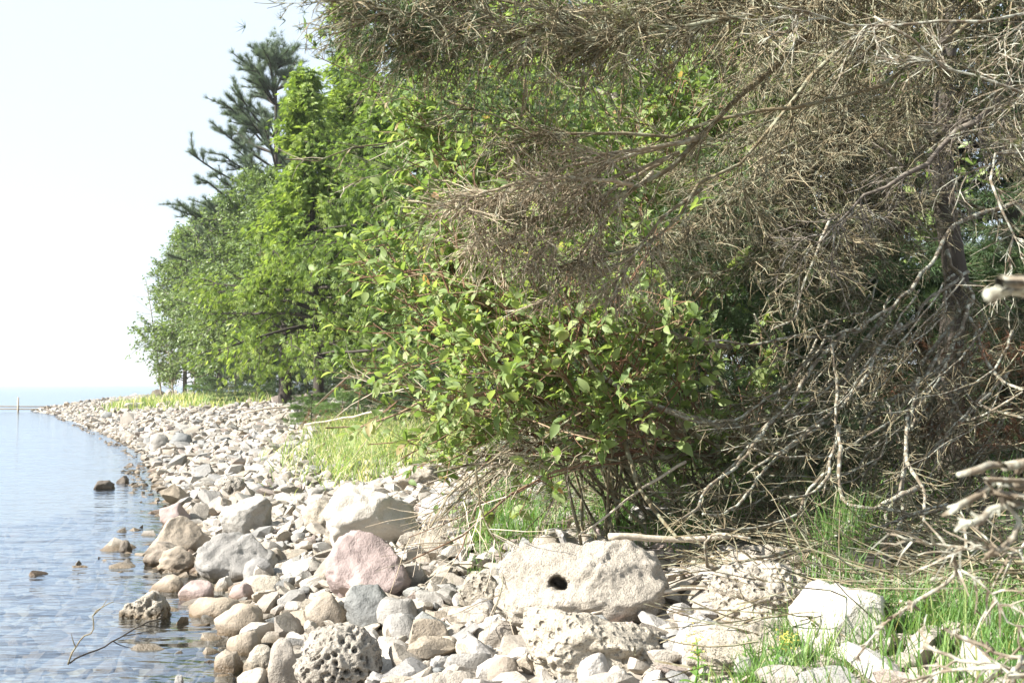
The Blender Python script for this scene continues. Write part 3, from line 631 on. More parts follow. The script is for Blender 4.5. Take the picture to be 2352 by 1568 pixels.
# the pine and the leafy trees towards the point
def pine(label, u, d, vtop, seed):
    r = np.random.default_rng(seed); b = base_at(u, d); H = top_h(vtop, d, b); e = empty('pine_tree', b, label, 'tree')
    T = smooth_path([b-np.array((0, 0, .2)), b+np.array((.15, 0, H*.5)), b+np.array((.1, 0, H*.985))], 16); mb = MB(); tubes(mb, T[None], rad(1, 16, .22, .03), 8, r); mb.build('trunk', M['darkbark'], e, True, b)
    z = []; h = .33
    while h < .97: z += [h]*int(r.integers(7, 10)); h += .036+.022*r.random()
    t = np.array(z); n = len(t); az = r.uniform(0, 6.28, n); k = np.minimum((t*15).astype(int), 14); g = (t*15-k)[:, None]; P0 = T[k]*(1-g)+T[k+1]*g
    L = np.interp(t, [.33, .5, .7, .85, .97], [3.9, 3.8, 3.0, 1.8, .7])*r.uniform(.55, 1.15, n)*np.where(np.cos(az) < 0, 1.08, .85)
    br = grow(P0, np.stack([np.cos(az), np.sin(az), .12+.9*np.clip(t-.4, 0, 1)], 1), L, 8, -.045, .05, r)
    s2, pi_, tt = sprout(br, n*5, .5, 1, .7, .75, 4, -.06, .08, r)
    mb = MB(); tubes(mb, br, rad(n, 8, .055, .03), 4, r); tubes(mb, s2, rad(n*5, 4, .032, .02), 3, r); mb.build('branches', M['darkbark'], e, False, b)
    both = [along(s2, n*75, r, .1, 1), along(br, n*26, r, .35, 1), (T[-1]+r.normal(size=(90, 3))*np.array((.22, .22, .35)), norm(r.normal(size=(90, 3))*.4+np.array((0, 0, 1.))), None)]
    pos = np.concatenate([q[0] for q in both]); tan = np.concatenate([q[1] for q in both]); m = len(pos)
    mb = MB(); inst(mb, PINE[0], PINE[1], pos, norm(tan+np.array((0, 0, .35))), norm(r.normal(size=(m, 3))), .28*r.uniform(.8, 1.2, m), None, r); mb.build('crown', M['pine'], e, False, b, kind='stuff')
pine('tall blue green pine whose tufted top stands above the other trees', 622, 48, 86, 1)
tree('birch_tree', 'grey green birch at the lake end of the wood, over the point', 425, 57, 520, [(.09, 1.6), (.3, 2.2), (.6, 1.9), (.85, 1.2), (1., .3)], 'birch', LEAF2, .17, 20000, 70, 12, .35, 0, .12, seed=2)
tree('birch_tree', 'broad grey green birch between the birch over the point and the pine', 505, 52, 450, [(.10, 2.4), (.3, 2.7), (.6, 2.2), (.85, 1.3), (1., .3)], 'birch', LEAF2, .17, 30000, 80, 12, .35, 0, .14, seed=3)
tree('birch_tree', 'tall dense birch hiding the foot of the pine', 590, 45, 385, [(.14, 2.8), (.35, 2.9), (.6, 2.3), (.85, 1.3), (1., .3)], 'birch', LEAF2, .16, 32000, 86, 12, .35, 0, .15, seed=4)
eM, bM, _H = tree('maple_tree', 'green leafy tree with a thick dark trunk shading the beach head', 655, 36, 430, [(.3, 2.6), (.35, 2.5), (.6, 2.0), (.85, 1.2), (1., .3)], 'birch', LEAF2, .14, 30000, 80, 12, .3, .0, .24, 'darkbark', seed=5)
# cedars
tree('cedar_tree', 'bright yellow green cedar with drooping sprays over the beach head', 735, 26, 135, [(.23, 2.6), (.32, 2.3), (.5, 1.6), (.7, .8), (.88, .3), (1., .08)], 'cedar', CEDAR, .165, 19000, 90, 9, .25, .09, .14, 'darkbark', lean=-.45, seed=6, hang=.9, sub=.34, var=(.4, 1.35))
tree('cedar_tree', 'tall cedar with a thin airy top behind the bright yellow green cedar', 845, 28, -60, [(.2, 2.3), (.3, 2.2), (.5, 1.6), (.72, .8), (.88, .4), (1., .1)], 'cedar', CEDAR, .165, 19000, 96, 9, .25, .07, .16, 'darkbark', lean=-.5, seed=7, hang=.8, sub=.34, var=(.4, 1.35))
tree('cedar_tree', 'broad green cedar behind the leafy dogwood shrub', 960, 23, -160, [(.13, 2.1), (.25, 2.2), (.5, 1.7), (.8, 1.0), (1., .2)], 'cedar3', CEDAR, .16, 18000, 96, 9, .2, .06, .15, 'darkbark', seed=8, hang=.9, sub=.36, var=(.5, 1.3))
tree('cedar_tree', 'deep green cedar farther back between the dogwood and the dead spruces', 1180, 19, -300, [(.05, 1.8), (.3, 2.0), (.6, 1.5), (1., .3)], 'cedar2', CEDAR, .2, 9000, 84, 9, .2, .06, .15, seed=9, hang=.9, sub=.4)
# the wood behind the dead spruces
tree('alder_tree', 'sunlit light green alder seen through the dead twigs', 1420, 12.5, -500, [(.12, 2.0), (.4, 2.2), (.75, 1.6), (1., .4)], 'alder', LEAF2, .125, 15000, 70, 11, .4, 0, .10, seed=10)
tree('alder_tree', 'light green alder behind the thickest dead boughs', 1740, 12.5, -600, [(.15, 2.0), (.4, 2.2), (.75, 1.6), (1., .4)], 'alder', LEAF2, .125, 14000, 70, 11, .4, 0, .10, seed=11)
tree('alder_tree', 'shaded alder behind the leaning dead limbs, beyond the dark dead trunk', 2150, 14, -700, [(.3, 2.0), (.5, 2.2), (.75, 1.6), (1., .4)], 'alder', LEAF2, .125, 9000, 60, 11, .4, 0, .10, seed=12)
for k, (u, d, vt, lab) in enumerate([(1290, 24, -500, 'dark spruce standing behind the sunlit alder'), (1600, 17, -900, 'dark spruce between the two light green alders'), (1920, 16, -1100, 'dark spruce behind the hanging lichen covered branches'),
        (2330, 13.5, -1400, 'dark spruce in the deep shade beside the dead trunk'), (1060, 33, -250, 'dark spruce far back behind the cedars'), (800, 40, 150, 'dark spruce in the shade under the cedars and birches'), (2700, 17, -900, 'dark spruce deep in the wood beyond the red brown dead bush')]):
    tree('spruce_tree', lab, u, d, vt, [(.03, 2.3), (.3, 2.0), (.65, 1.2), (1., .15)], 'spruce', NEEDLE, .26 if d < 25 else .32, 6500, 110, 8, -.05, .02, .17, 'darkbark', seed=20+k, hang=.25, sub=.33)

# ------------------------------------------------------------------ leafy dogwood shrubs
leaf_me = mesh_from('leaf', LEAF8[0], LEAF8[1], np.zeros(len(LEAF8[0])), True, M['dogwood'])
def dogwood(label, u, d, stems, nleaf, size, seed, free=(), twn=9):
    """stems: traced or generated lists of world points from the foot; leaves in pairs on the twigs"""
    r = np.random.default_rng(seed); b = base_at(u, d); e = empty('dogwood_shrub', b, label, 'shrub')
    allP = []; P_seen = []
    for pts, r0, r1, bare in stems:
        P_seen.append(1)
        P = smooth_path(pts, 12, .006, r); mb = MB(); tubes(mb, P[None], rad(1, 12, r0, r1), 6, r); mb.build('stem', M[('red', 'dead', 'dead')[len(P_seen) % 3] if bare else 'dead'], e, True, b)
        if not bare: allP.append(P)
        else:
            mb = MB(); t_, _, _ = sprout(P[None], 16, .25, 1, .7, .28, 4, .0, .12, r); tubes(mb, t_, rad(16, 4, .0035, .0015), 3, r); mb.build('twigs', M['drift'], e, False, b, kind='stuff')
    P = np.stack(allP); n1 = len(P)*twn
    s1, _, _ = sprout(P, n1, .56, 1, .7, .58, 6, -.03, .10, r); s2, _, _ = sprout(s1, n1*4, .2, 1, .7, .26, 4, -.03, .1, r)
    mb = MB(); tubes(mb, s1, rad(n1, 6, .006, .003), 4, r); tubes(mb, s2, rad(n1*4, 4, .003, .0015), 3, r); mb.build('twigs', M['red'], e, False, b)
    pos, tan, _ = along(s2, nleaf, r, .25, 1.); tip = r.random(nleaf) < .35
    S = norm(np.cross(tan, r.normal(size=(nleaf, 3)))); dirs = norm(tan*.55 + S*.8 + np.array((-.15, -.1, .05)))
    nr = norm(np.array((-.25, -.2, .85)) + r.normal(size=(nleaf, 3))*.5); sz = size*(.45+.95*r.random(nleaf)**1.3)
    a = sz/pos[:, 1]*(pos[:, 1] > 2); pick = np.argsort(-a)[:300]; rest = np.argsort(-a)[300:]
    X = norm(dirs); Y = norm(np.cross(nr, X)); Z = np.cross(X, Y)
    for i in pick:
        o = bpy.data.objects.new('leaf', leaf_me); col.objects.link(o); o.parent = e
        m = np.eye(4); m[:3, 0] = X[i]*sz[i]; m[:3, 1] = Y[i]*sz[i]; m[:3, 2] = Z[i]*sz[i]; m[:3, 3] = pos[i]-b
        o.matrix_basis = Matrix(m.tolist())
    mb = MB(); inst(mb, LEAF8[0], LEAF8[1], pos[rest], dirs[rest], nr[rest], sz[rest], None, r); mb.build('foliage', M['dogwood'], e, True, b, kind='stuff')
    return e
def px(pts, d0, d1): return [at(u, v, d0+(d1-d0)*k/(len(pts)-1)) for k, (u, v) in enumerate(pts)]
def arcs(u, d, targets, r0=.016):
    b = base_at(u, d); out = []
    for (tu, tv, td) in targets:
        t = at(tu, tv, td); m = b*.45+t*.55 + np.array((RNG.normal()*.08, RNG.normal()*.08, .12*abs(t[0]-b[0])))
        f_ = b + np.array((RNG.uniform(-.55, .55), RNG.uniform(-.2, .5), 0)); f_[2] = gz(f_[0], f_[1]) - .05; out.append(([f_, m, t], r0*.75, .004, False))
    return out
st = arcs(1500, 7.3, [(1050, 640, 6.7), (1130, 720, 6.5), (1000, 760, 6.9), (1180, 620, 6.8), (1280, 700, 6.4), (1360, 760, 6.2), (1240, 800, 6.2), (1100, 830, 6.5), (1470, 740, 6.4), (1330, 640, 6.9), (1420, 830, 6.3), (1000, 900, 6.7), (1040, 970, 6.8), (1150, 890, 6.3), (1270, 850, 6.2), (1120, 950, 6.6), (930, 680, 7.1), (980, 620, 7.0), (1080, 590, 6.9)])
st += [(px([(1560, 1010), (1364, 883), (1283, 940), (1222, 984), (1161, 1033), (1096, 1073), (1050, 1135), (985, 1200)], 6.9, 5.7), .013, .005, True),
       (px([(1600, 1020), (1355, 884), (1262, 877), (1141, 887), (1060, 899), (999, 905), (950, 940), (877, 970), (740, 978)], 7.0, 6.6), .014, .005, True),
       (px([(1060, 899), (995, 903), (938, 883), (849, 879), (790, 850)], 6.6, 6.5), .008, .003, True),
       (px([(1093, 1074), (1100, 1143), (1111, 1194), (1144, 1252), (1154, 1325), (1140, 1405)], 5.75, 5.35), .006, .003, True),
       (px([(1800, 1080), (1640, 1045), (1500, 1022), (1400, 1048), (1250, 1036), (1100, 1042)], 7.2, 6.6), .022, .010, True),
       (px([(1780, 1110), (1600, 1040), (1480, 1052), (1350, 1060), (1180, 1055), (1000, 1090)], 7.1, 6.3), .018, .006, True),
       (px([(1700, 1060), (1560, 985), (1420, 1000), (1300, 1010), (1190, 1050), (1100, 1110), (1020, 1180)], 7.0, 6.0), .014, .005, True),
       (px([(1434, 1010), (1380, 1040), (1300, 1080), (1200, 1120), (1120, 1180), (1050, 1240), (950, 1290)], 6.6, 5.6), .009, .004, True)]
_r = np.random.default_rng(55)
for k in range(11):
    a_ = at(_r.uniform(1120, 1560), _r.uniform(930, 1080), _r.uniform(6.2, 7.0)); t = at(_r.uniform(910, 1180), _r.uniform(1090, 1290), _r.uniform(5.7, 6.4)); t[2] = max(t[2], gz(t[0], t[1])+.12)
    st.append(([a_, a_*.55+t*.45+np.array((0, 0, _r.uniform(.0, .22))), t], .006, .0025, True))
dogwood('leafy dogwood shrub with red stems arching low over the beach grass', 1500, 7.3, st, 6200, .078, 201, twn=13)
st = arcs(1480, 8.6, [(960, 190, 7.8), (1040, 240, 7.7), (1110, 180, 7.9), (1180, 260, 7.8), (1240, 200, 8.2), (1030, 330, 7.8), (1090, 380, 7.7), (1160, 420, 7.6), (1060, 470, 7.7), (1110, 520, 7.6), (1050, 560, 7.8), (1080, 540, 7.5), (1280, 320, 8.2), (1180, 470, 7.8), (1020, 600, 7.6)], .02)
st += [(px([(1420, 420), (1205, 333), (1153, 309), (1073, 305), (1021, 299), (924, 323), (865, 337), (795, 344), (726, 361), (655, 358)], 8.2, 7.4), .013, .004, True),
       (px([(1380, 440), (1174, 326), (1073, 340), (969, 379), (865, 403), (785, 429)], 8.1, 7.4), .009, .003, True)]
dogwood('taller dogwood shrub reaching up in front of the cedars', 1480, 8.6, st, 7500, .078, 202, twn=14)
st = arcs(1720, 9.6, [(1350, 120, 9.0), (1450, 60, 9.2), (1550, 140, 9.0), (1650, 60, 9.4), (1400, 250, 8.8), (1500, 300, 8.8), (1600, 250, 9.0), (1700, 200, 9.2), (1350, 380, 8.6), (1480, 450, 8.7), (1620, 420, 8.9), (1780, 320, 9.2), (1560, 560, 8.8), (1300, 30, 9.2)], .02)
dogwood('dogwood shrub standing behind the dead spruce boughs', 1720, 9.6, st, 7000, .08, 203, twn=14)
st = arcs(1680, 7.6, [(1560, 900, 7.2), (1620, 960, 7.1), (1700, 900, 7.4), (1580, 1010, 7.1), (1760, 950, 7.4), (1660, 1040, 7.1), (1720, 1010, 7.2)], .01)
dogwood('low dogwood sprouts under the lichen covered branches', 1680, 7.6, st, 700, .095, 204, twn=5)

# ------------------------------------------------------------------ dead spruces
def branch(e, b, P, r0, r1, mat, seed, n2, l2, n3=0, l3=.12, n4=0, l4=.06, droop=.04, flat=.75, ang=.8, t0=.15, tw=.0032, twmat=None, wig=.1, curl=.03, name='branch', knob=.10, fuzz=0):
    """one dead branch (part) with its own twigs (sub-part)"""
    r = np.random.default_rng(seed); K = len(P)
    mb = MB(); tubes(mb, P[None], rad(1, K, r0, r1)*(1+knob*r.normal(size=(1, K)).clip(-1.5, 1.8)), 7, r, cap=True); o = mb.build(name, M[mat], e, True, b)
    if not n2: return o
    mb = MB(); pl = norm(np.array((.1, -.35, 1.)) + r.normal(size=3)*.2)
    s2, _, _ = sprout(P[None], n2, t0, 1, ang, l2, 6, droop, wig, r, pl, flat, curl, .45); tubes(mb, s2, rad(n2, 6, tw*1.5, tw*.6), 3, r)
    if n3:
        s3, _, _ = sprout(s2, n3, .1, 1, .58, l3, 4, droop, wig*.9, r, pl, flat*.8, curl); tubes(mb, s3, rad(n3, 4, tw*.95, tw*.5), 3, r)
        if n4:
            s4, _, _ = sprout(s3, n4, .1, 1, .6, l4, 3, droop*.7, wig, r, pl, flat*.5); tubes(mb, s4, rad(n4, 3, tw*.75, tw*.4), 3, r)
    w = mb.build('twigs', M[twmat or mat], o, False, b); w['kind'] = 'stuff'
    if n4 and fuzz:
        nf = int(n4*fuzz); pos, tan, _ = along(s4, nf, r, 0, 1); pos = pos[(vnoise(pos*2.3, 40) + r.random(nf)) > .35]; nf = len(pos)
        if nf:
            mb = MB(); inst(mb, NEEDLE[0], NEEDLE[1], pos, norm(r.normal(size=(nf, 3))*.5+np.array((-.7, -.2, -.2))), norm(r.normal(size=(nf, 3))), .034*r.uniform(.6, 1.3, nf), None, r)
            w = mb.build('needles', M['olive'], o, False, b); w['kind'] = 'stuff'
    return o
def trunk_of(label, b, H, r, lean=(0, 0), mat='bark', seed=0):
    e = empty('dead_spruce', b, label, 'dead tree'); rg = np.random.default_rng(seed)
    T = smooth_path([b-np.array((0, 0, .2)), b+np.array((lean[0]*.5, lean[1]*.5, H*.5)), b+np.array((lean[0], lean[1], H))], 14, .004, rg)
    mb = MB(); tubes(mb, T[None], rad(1, 14, r, r*.35), 12, rg); mb.build('trunk', M[mat], e, True, b); return e, T
# A: the trunk that shows at the right, with the hanging lichen covered branches
bA = base_at(2182, 8.2); eA, TA = trunk_of('dead spruce with a dark trunk and hanging lichen covered lower branches', bA, 7.5, .105, (.1, .1), 'darkbark', 5)
def D8(pts): return [(1542.6+x*.4051, 453.7+y*.4051) for x, y in pts]
def D4(pts): return [(1542.6+x*.3634, 998+y*.3634) for x, y in pts]
low = [
 (D8([(1990, 20), (1700, 110), (1560, 190), (1510, 330), (1400, 450), (1310, 570), (1100, 720), (900, 790), (700, 800), (400, 830), (0, 790)]), 7.6, 6.2, 15, 6),
 (D8([(1680, 420), (1610, 480), (1480, 560), (1370, 690), (1280, 760), (1150, 830), (1000, 900), (850, 915), (700, 890), (560, 810), (470, 650)]), 7.9, 6.3, 12, 5),
 (D8([(1640, 640), (1620, 680), (1450, 900), (1380, 1040), (1230, 1170), (1130, 1230), (1050, 1370), (940, 1440), (700, 1475), (500, 1430), (400, 1350)]), 7.8, 6.3, 13, 5),
 (D8([(1560, 300), (1610, 420), (1700, 540), (1680, 640), (1640, 760), (1570, 900), (1490, 990), (1380, 1060), (1200, 1160), (1000, 1200), (780, 1330), (650, 1400), (560, 1350), (570, 1200), (620, 1080)]), 7.7, 6.3, 15, 5),
 (D8([(1640, 660), (1690, 690), (1740, 800), (1790, 940), (1880, 1040), (1990, 1090)]), 7.7, 6.8, 14, 8),
 (D8([(1600, 440), (1560, 480), (1620, 600), (1640, 670), (1700, 560)]), 7.9, 7.5, 10, 8),
 (D8([(1620, 780), (1630, 880), (1640, 1040), (1700, 1150), (1800, 1200), (1990, 1250)]), 7.6, 6.6, 12, 7),
 (D8([(1520, 960), (1500, 1000), (1560, 1090), (1620, 1190), (1680, 1260), (1800, 1220), (1990, 1100)]), 7.4, 6.6, 12, 6),
 (D8([(1300, 720), (1200, 820), (1150, 900), (1080, 1050), (930, 1200), (760, 1330), (600, 1450), (430, 1560)]), 7.0, 6.0, 14, 7),
 (D8([(1100, 730), (900, 840), (740, 960), (650, 1070), (520, 1150), (380, 1250), (150, 1270), (0, 1220)]), 6.9, 6.1, 12, 6),
 (D8([(980, 770), (820, 930), (740, 1050), (640, 1200), (520, 1300), (380, 1470), (290, 1568), (150, 1680)]), 6.8, 5.9, 13, 6),
 (D8([(900, 120), (840, 260), (790, 400), (730, 540), (700, 680), (560, 750)]), 6.7, 6.3, 9, 5),
 (D8([(900, 800), (910, 860), (940, 1090), (930, 1200), (930, 1400), (890, 1500), (860, 1700)]), 6.5, 6.1, 10, 6),
 (D8([(1400, 1020), (1380, 1130), (1340, 1350), (1320, 1568), (1290, 1800)]), 6.8, 6.3, 11, 7),
 (D8([(1200, 1150), (1240, 1190), (1260, 1300), (1320, 1400), (1380, 1250)]), 6.7, 6.5, 9, 6),
 (D4([(640, -90), (560, 0), (430, 180), (250, 310), (180, 410), (160, 470), (40, 545)]), 6.3, 5.5, 14, 8),
 (D4([(960, -80), (860, 0), (650, 160), (550, 260), (500, 350), (400, 450), (300, 505), (195, 500)]), 6.5, 5.6, 11, 7),
 (D4([(1380, -80), (1250, 0), (1040, 120), (820, 140), (640, 125), (520, 85)]), 6.5, 5.9, 9, 5),
 (D4([(1060, -60), (1060, 150), (1060, 330), (1100, 430), (1200, 455), (1370, 465), (1560, 500), (1740, 460), (1880, 400)]), 6.1, 5.2, 12, 8),
 (D4([(1490, -120), (1480, 0), (1470, 200), (1430, 370), (1360, 500), (1350, 600), (1280, 690), (1200, 735), (1080, 700)]), 6.6, 5.4, 13, 6),
 (D4([(1480, 120), (1500, 200), (1580, 320), (1600, 480), (1580, 590), (1480, 640)]), 6.3, 5.6, 13, 7),
 (D4([(1460, 440), (1450, 550), (1380, 680), (1330, 810), (1200, 950)]), 5.9, 5.2, 12, 6),
 (D4([(1060, -20), (1040, 50), (1000, 160), (990, 260), (870, 380), (750, 395)]), 6.2, 5.7, 12, 7),
 (D4([(1560, 330), (1350, 430), (1150, 550), (950, 670), (700, 740), (500, 790), (250, 830), (215, 740), (240, 650), (330, 620), (500, 650)]), 6.0, 5.0, 15, 7),
 (D4([(1150, 560), (950, 700), (700, 770), (520, 850), (400, 915)]), 5.7, 5.0, 11, 6),
 (D4([(1000, 230), (880, 330), (830, 420), (800, 500), (650, 560), (450, 600), (270, 595)]), 6.0, 5.4, 11, 6),
 (D4([(1740, 440), (1520, 500), (1380, 560), (1240, 600)]), 5.7, 5.2, 10, 7),
]
for k, (pts, d0, d1, w0, w1) in enumerate(low):
    P = px(pts, d0, d1); K = max(14, 3*len(P)); P = smooth_path(P, K, .0025, np.random.default_rng(k)); L = np.linalg.norm(np.diff(P, axis=0), axis=1).sum()
    r_ = np.random.default_rng(k+50)
    branch(eA, bA, P, w0/FPX*d0*.38, w1/FPX*d1*.4, 'lichen', 300+k, int(15*L), .17, int(24*L), .10, droop=.02, flat=.35, ang=.85, tw=.0026, twmat='dead', t0=.05)
def bough(e, b, root, pts, r0, seed, dens=1., l2=.5, mat='dead', drop=.05, tw=.0026, flat=.7, ang=.6, fuzz=.5):
    P = smooth_path([root]+list(pts), 18, .004, np.random.default_rng(seed)); L = np.linalg.norm(np.diff(P, axis=0), axis=1).sum()
    n2 = int(18*L*dens); branch(e, b, P, r0, .004, mat, seed, n2, l2, n2*7, .18, n2*15, .08, droop=drop, flat=flat, ang=ang, t0=.22, tw=tw, wig=.2, curl=.09, fuzz=fuzz)
def on(T, z): k = int(np.argmin(np.abs(T[:, 2]-z))); return T[k]
mass = [(1500, 610, 6.3), (1560, 540, 6.4), (1640, 640, 6.4), (1740, 600, 6.5), (1830, 660, 6.6), (1690, 520, 6.7), (1800, 500, 6.9), (1900, 600, 7.0), (1950, 480, 7.1), (1600, 450, 6.6), (1720, 420, 6.9), (1850, 400, 7.0), (1480, 560, 6.6), (1950, 680, 7.0), (2020, 560, 7.2), (1760, 680, 6.4), (1640, 330, 7.2), (1780, 260, 7.4), (1900, 300, 7.4), (2000, 380, 7.4), (1560, 400, 7.3), (1680, 200, 7.6)]
for k, (u, v, d) in enumerate(mass):
    t = at(u, v, d); r_ = np.random.default_rng(k+900); z = min(t[2]+r_.uniform(.5, 1.1), 6.8); R0 = on(TA, z); m = R0*.45+t*.55 + np.array((0, 0, .18))
    bough(eA, bA, R0, [m, t], .018, 400+k, .85, .48, drop=.06)
for k, (u, v, d) in enumerate([(2380, 420, 7.5), (2330, 300, 7.4), (2420, 600, 7.6), (2340, 150, 7.6), (2300, 820, 7.4), (2360, 760, 7.8)]):
    t = at(u, v, d); R0 = on(TA, t[2]+.4); bough(eA, bA, R0, [R0*.5+t*.5+np.array((0, 0, .1)), t], .014, 440+k, .8, .4)
_r = np.random.default_rng(88)
for k in range(56):                                  # long thin curving lower branches
    u0, v0, d0 = _r.uniform(1880, 2330), _r.uniform(620, 930), _r.uniform(7.0, 7.7); L_ = _r.uniform(150, 520)
    pts = [(u0, v0), (u0-L_*.22+_r.normal()*20, v0+L_*.32), (u0-L_*.5, v0+L_*.62+_r.normal()*20), (u0-L_*.95, v0+L_*.72+_r.normal()*30)]
    P = smooth_path(px(pts, d0, d0-_r.uniform(.5, 1.3)), 16, .004, _r); P[:, 2] = np.maximum(P[:, 2], height(P[:, 0], P[:, 1])+.08); L = np.linalg.norm(np.diff(P, axis=0), axis=1).sum()
    branch(eA, bA, P, _r.uniform(.005, .011), .003, 'lichen', 1300+k, int(14*L), .16, int(20*L), .09, droop=.02, flat=.3, ang=.7, tw=.0022, twmat='dead', t0=.1)
# red brown dead needles on its lowest boughs
def needles(e, b, name, mat, spots, seed, n, size=.06, spread=.16):
    r = np.random.default_rng(seed); mb = MB()
    for (u, v, d) in spots:
        c = at(u, v, d); p = c + r.normal(size=(n, 3))*np.array((spread, spread*.7, spread*.45)); inst(mb, NEEDLE[0], NEEDLE[1], p, norm(r.normal(size=(n, 3))+np.array((-.6, 0, -.2))), norm(r.normal(size=(n, 3))), size*r.uniform(.6, 1.3, n), None, r)
    return mb.build(name, M[mat], e, False, b, kind='stuff')
needles(eA, bA, 'dead_needles', 'rust', [(2150, 800, 7.6), (2250, 880, 7.5), (2330, 840, 7.4), (2110, 880, 7.5), (2180, 950, 7.3), (2300, 940, 7.4), (2340, 990, 7.4), (2120, 990, 7.2), (2280, 800, 7.2), (2220, 1000, 7.0)], 61, 60)
needles(eA, bA, 'green_needles', 'spruce', [(1660, 735, 6.6), (1730, 740, 6.7), (1800, 690, 6.7), (1980, 770, 7.0), (1950, 960, 6.7), (1870, 1000, 6.6), (1900, 930, 6.8), (1680, 860, 6.6), (1780, 880, 6.8), (2050, 640, 7.2), (1840, 720, 6.8), (1620, 600, 6.7), (2030, 1020, 6.9), (1760, 1090, 6.7), (1560, 500, 6.7), (1700, 480, 6.8), (1620, 560, 6.6), (1800, 560, 6.9), (1500, 600, 6.6), (1560, 640, 6.5), (1900, 520, 7.1), (1650, 400, 6.9)], 62, 80)
def thicket(label, u, d, H, W, n, seed):
    r = np.random.default_rng(seed); b = base_at(u, d); e = empty('dead_bush', b, label, 'dead bush')
    st_ = grow(b+r.normal(size=(14, 3))*np.array((W*.3, .15, 0)), r.normal(size=(14, 3))*np.array((.8, .4, .1))+np.array((-.2, -.1, .8)), H, 9, .03, .13, r, .03)
    mb = MB(); tubes(mb, st_, rad(14, 9, .010, .004), 5, r); mb.build('stems', M['dead'], e, True, b, kind='stuff')
    s1, _, _ = sprout(st_, n, .1, 1, .8, .5, 6, .03, .14, r, curl=.05); s2, _, _ = sprout(s1, n*5, .1, 1, .7, .2, 4, .03, .15, r, curl=.06)
    mb = MB(); tubes(mb, s1, rad(n, 6, .0036, .0018), 3, r); tubes(mb, s2, rad(n*5, 4, .0021, .001), 3, r); mb.build('twigs', M['dead'], e, False, b, kind='stuff')
thicket('tangled grey dead bush under the lichen covered branches by the grass tufts', 1760, 7.2, .9, 1.0, 90, 650)
thicket('tangled brown dead bush at the foot of the dark dead trunk', 2080, 7.4, 1.1, 1.0, 110, 651)
thicket('dead bush with red brown tint on the landward side of the dark dead trunk', 2330, 7.6, 1.3, 1.0, 110, 652)
thicket('low dead bush behind the dogwood stems and the pale lichen covered limb', 1560, 7.9, 1.2, 1.0, 90, 653)
needles(eM, bM, 'dead_leaves', 'rust', [(625, 588, 32.5)], 64, 60, .16, .16)
# B: the dead spruce just out of the frame at the right, whose boughs fill the top
bB = np.array((2.85, 5.3, gz(2.85, 5.3))); eB, TB = trunk_of('dead spruce whose long bare boughs sweep out above the dogwood and beach', bB, 7.0, .13, (.15, 0), 'bark', 6)
bough(eB, bB, on(TB, 4.3), px([(2150, -150), (1966, 0), (1900, 63), (1855, 90), (1793, 139), (1751, 188), (1699, 236), (1629, 288), (1543, 361), (1455, 424), (1368, 462), (1247, 500), (1080, 485)], 5.0, 4.7), .034, 501, .3, .42, drop=.06)
bough(eB, bB, on(TB, 3.6), px([(2000, 200), (1750, 250), (1543, 299), (1483, 309), (1386, 313), (1282, 299), (1230, 302), (1140, 262), (1020, 225)], 5.0, 4.8), .016, 502, .5, .32)
bough(eB, bB, on(TB, 4.6), px([(2200, -120), (1900, -20), (1700, 40), (1400, 90), (1150, 50), (950, 30), (830, 20)], 4.6, 4.0), .018, 503, 2.0, .36, drop=.05)
bough(eB, bB, on(TB, 4.8), px([(2100, -160), (1800, -60), (1500, 10), (1250, 5), (1000, -20), (840, -10)], 4.7, 4.2), .016, 504, 2.0, .36, drop=.05)
bough(eB, bB, on(TB, 3.9), px([(1966, 90), (1800, 280), (1699, 361), (1612, 434), (1560, 490), (1480, 560), (1330, 600), (1180, 610)], 5.2, 4.9), .016, 505, .45, .42, drop=.06)
bough(eB, bB, on(TB, 3.2), px([(2352, 149), (2307, 215), (2202, 302), (2116, 379), (1990, 450), (1880, 560)], 5.3, 5.2), .026, 506, .7, .38, mat='bark')
bough(eB, bB, on(TB, 3.3), px([(2352, 31), (2202, 45), (2063, 61), (1959, 57), (1890, 49), (1820, 28), (1765, 7)], 3.9, 3.7), .011, 507, .25, .3, mat='lichen')
bough(eB, bB, on(TB, 3.0), px([(2352, 201), (2255, 174), (2192, 174), (2133, 128), (2063, 80), (2011, 49)], 3.9, 3.8), .009, 508, .25, .28, mat='lichen')
bough(eB, bB, on(TB, 2.8), px([(2352, 340), (2272, 382), (2289, 469), (2330, 545), (2320, 600)], 4.2, 4.0), .009, 509, .35, .2, mat='lichen')
bough(eB, bB, on(TB, 4.7), px([(2100, -100), (1700, 0), (1400, 60), (1150, 100), (1000, 95), (920, 75)], 4.8, 4.3), .014, 510, 2.0, .34, drop=.05)
for k, (u, v, u2, v2, d) in enumerate([(1600, 320, 1040, 500, 4.7), (1620, 310, 1070, 545, 4.8), (1543, 361, 1110, 590, 4.8), (1560, 350, 1170, 640, 4.9), (1500, 395, 1300, 650, 5.0), (1455, 424, 1040, 465, 4.6), (1612, 434, 1420, 640, 5.0)]):
    a_, t = at(u, v, d+.1), at(u2, v2, d-.1); bough(eB, bB, a_, [a_*.5+t*.5+np.array((0, 0, .06)), t], .010, 520+k, 1.0, .22, drop=.04, flat=.85, ang=.36, mat='pale', fuzz=.05)
up = [(1700, 150, 5.5), (1820, 60, 5.4), (1850, 220, 5.6), (1960, 150, 5.5), (2050, 260, 5.6), (2120, 120, 5.4), (2200, 230, 5.4), (1760, 330, 5.6), (2080, 20, 5.2), (2260, 60, 5.2), (2180, 400, 5.7), (2300, 300, 5.4), (1980, 330, 5.8)]
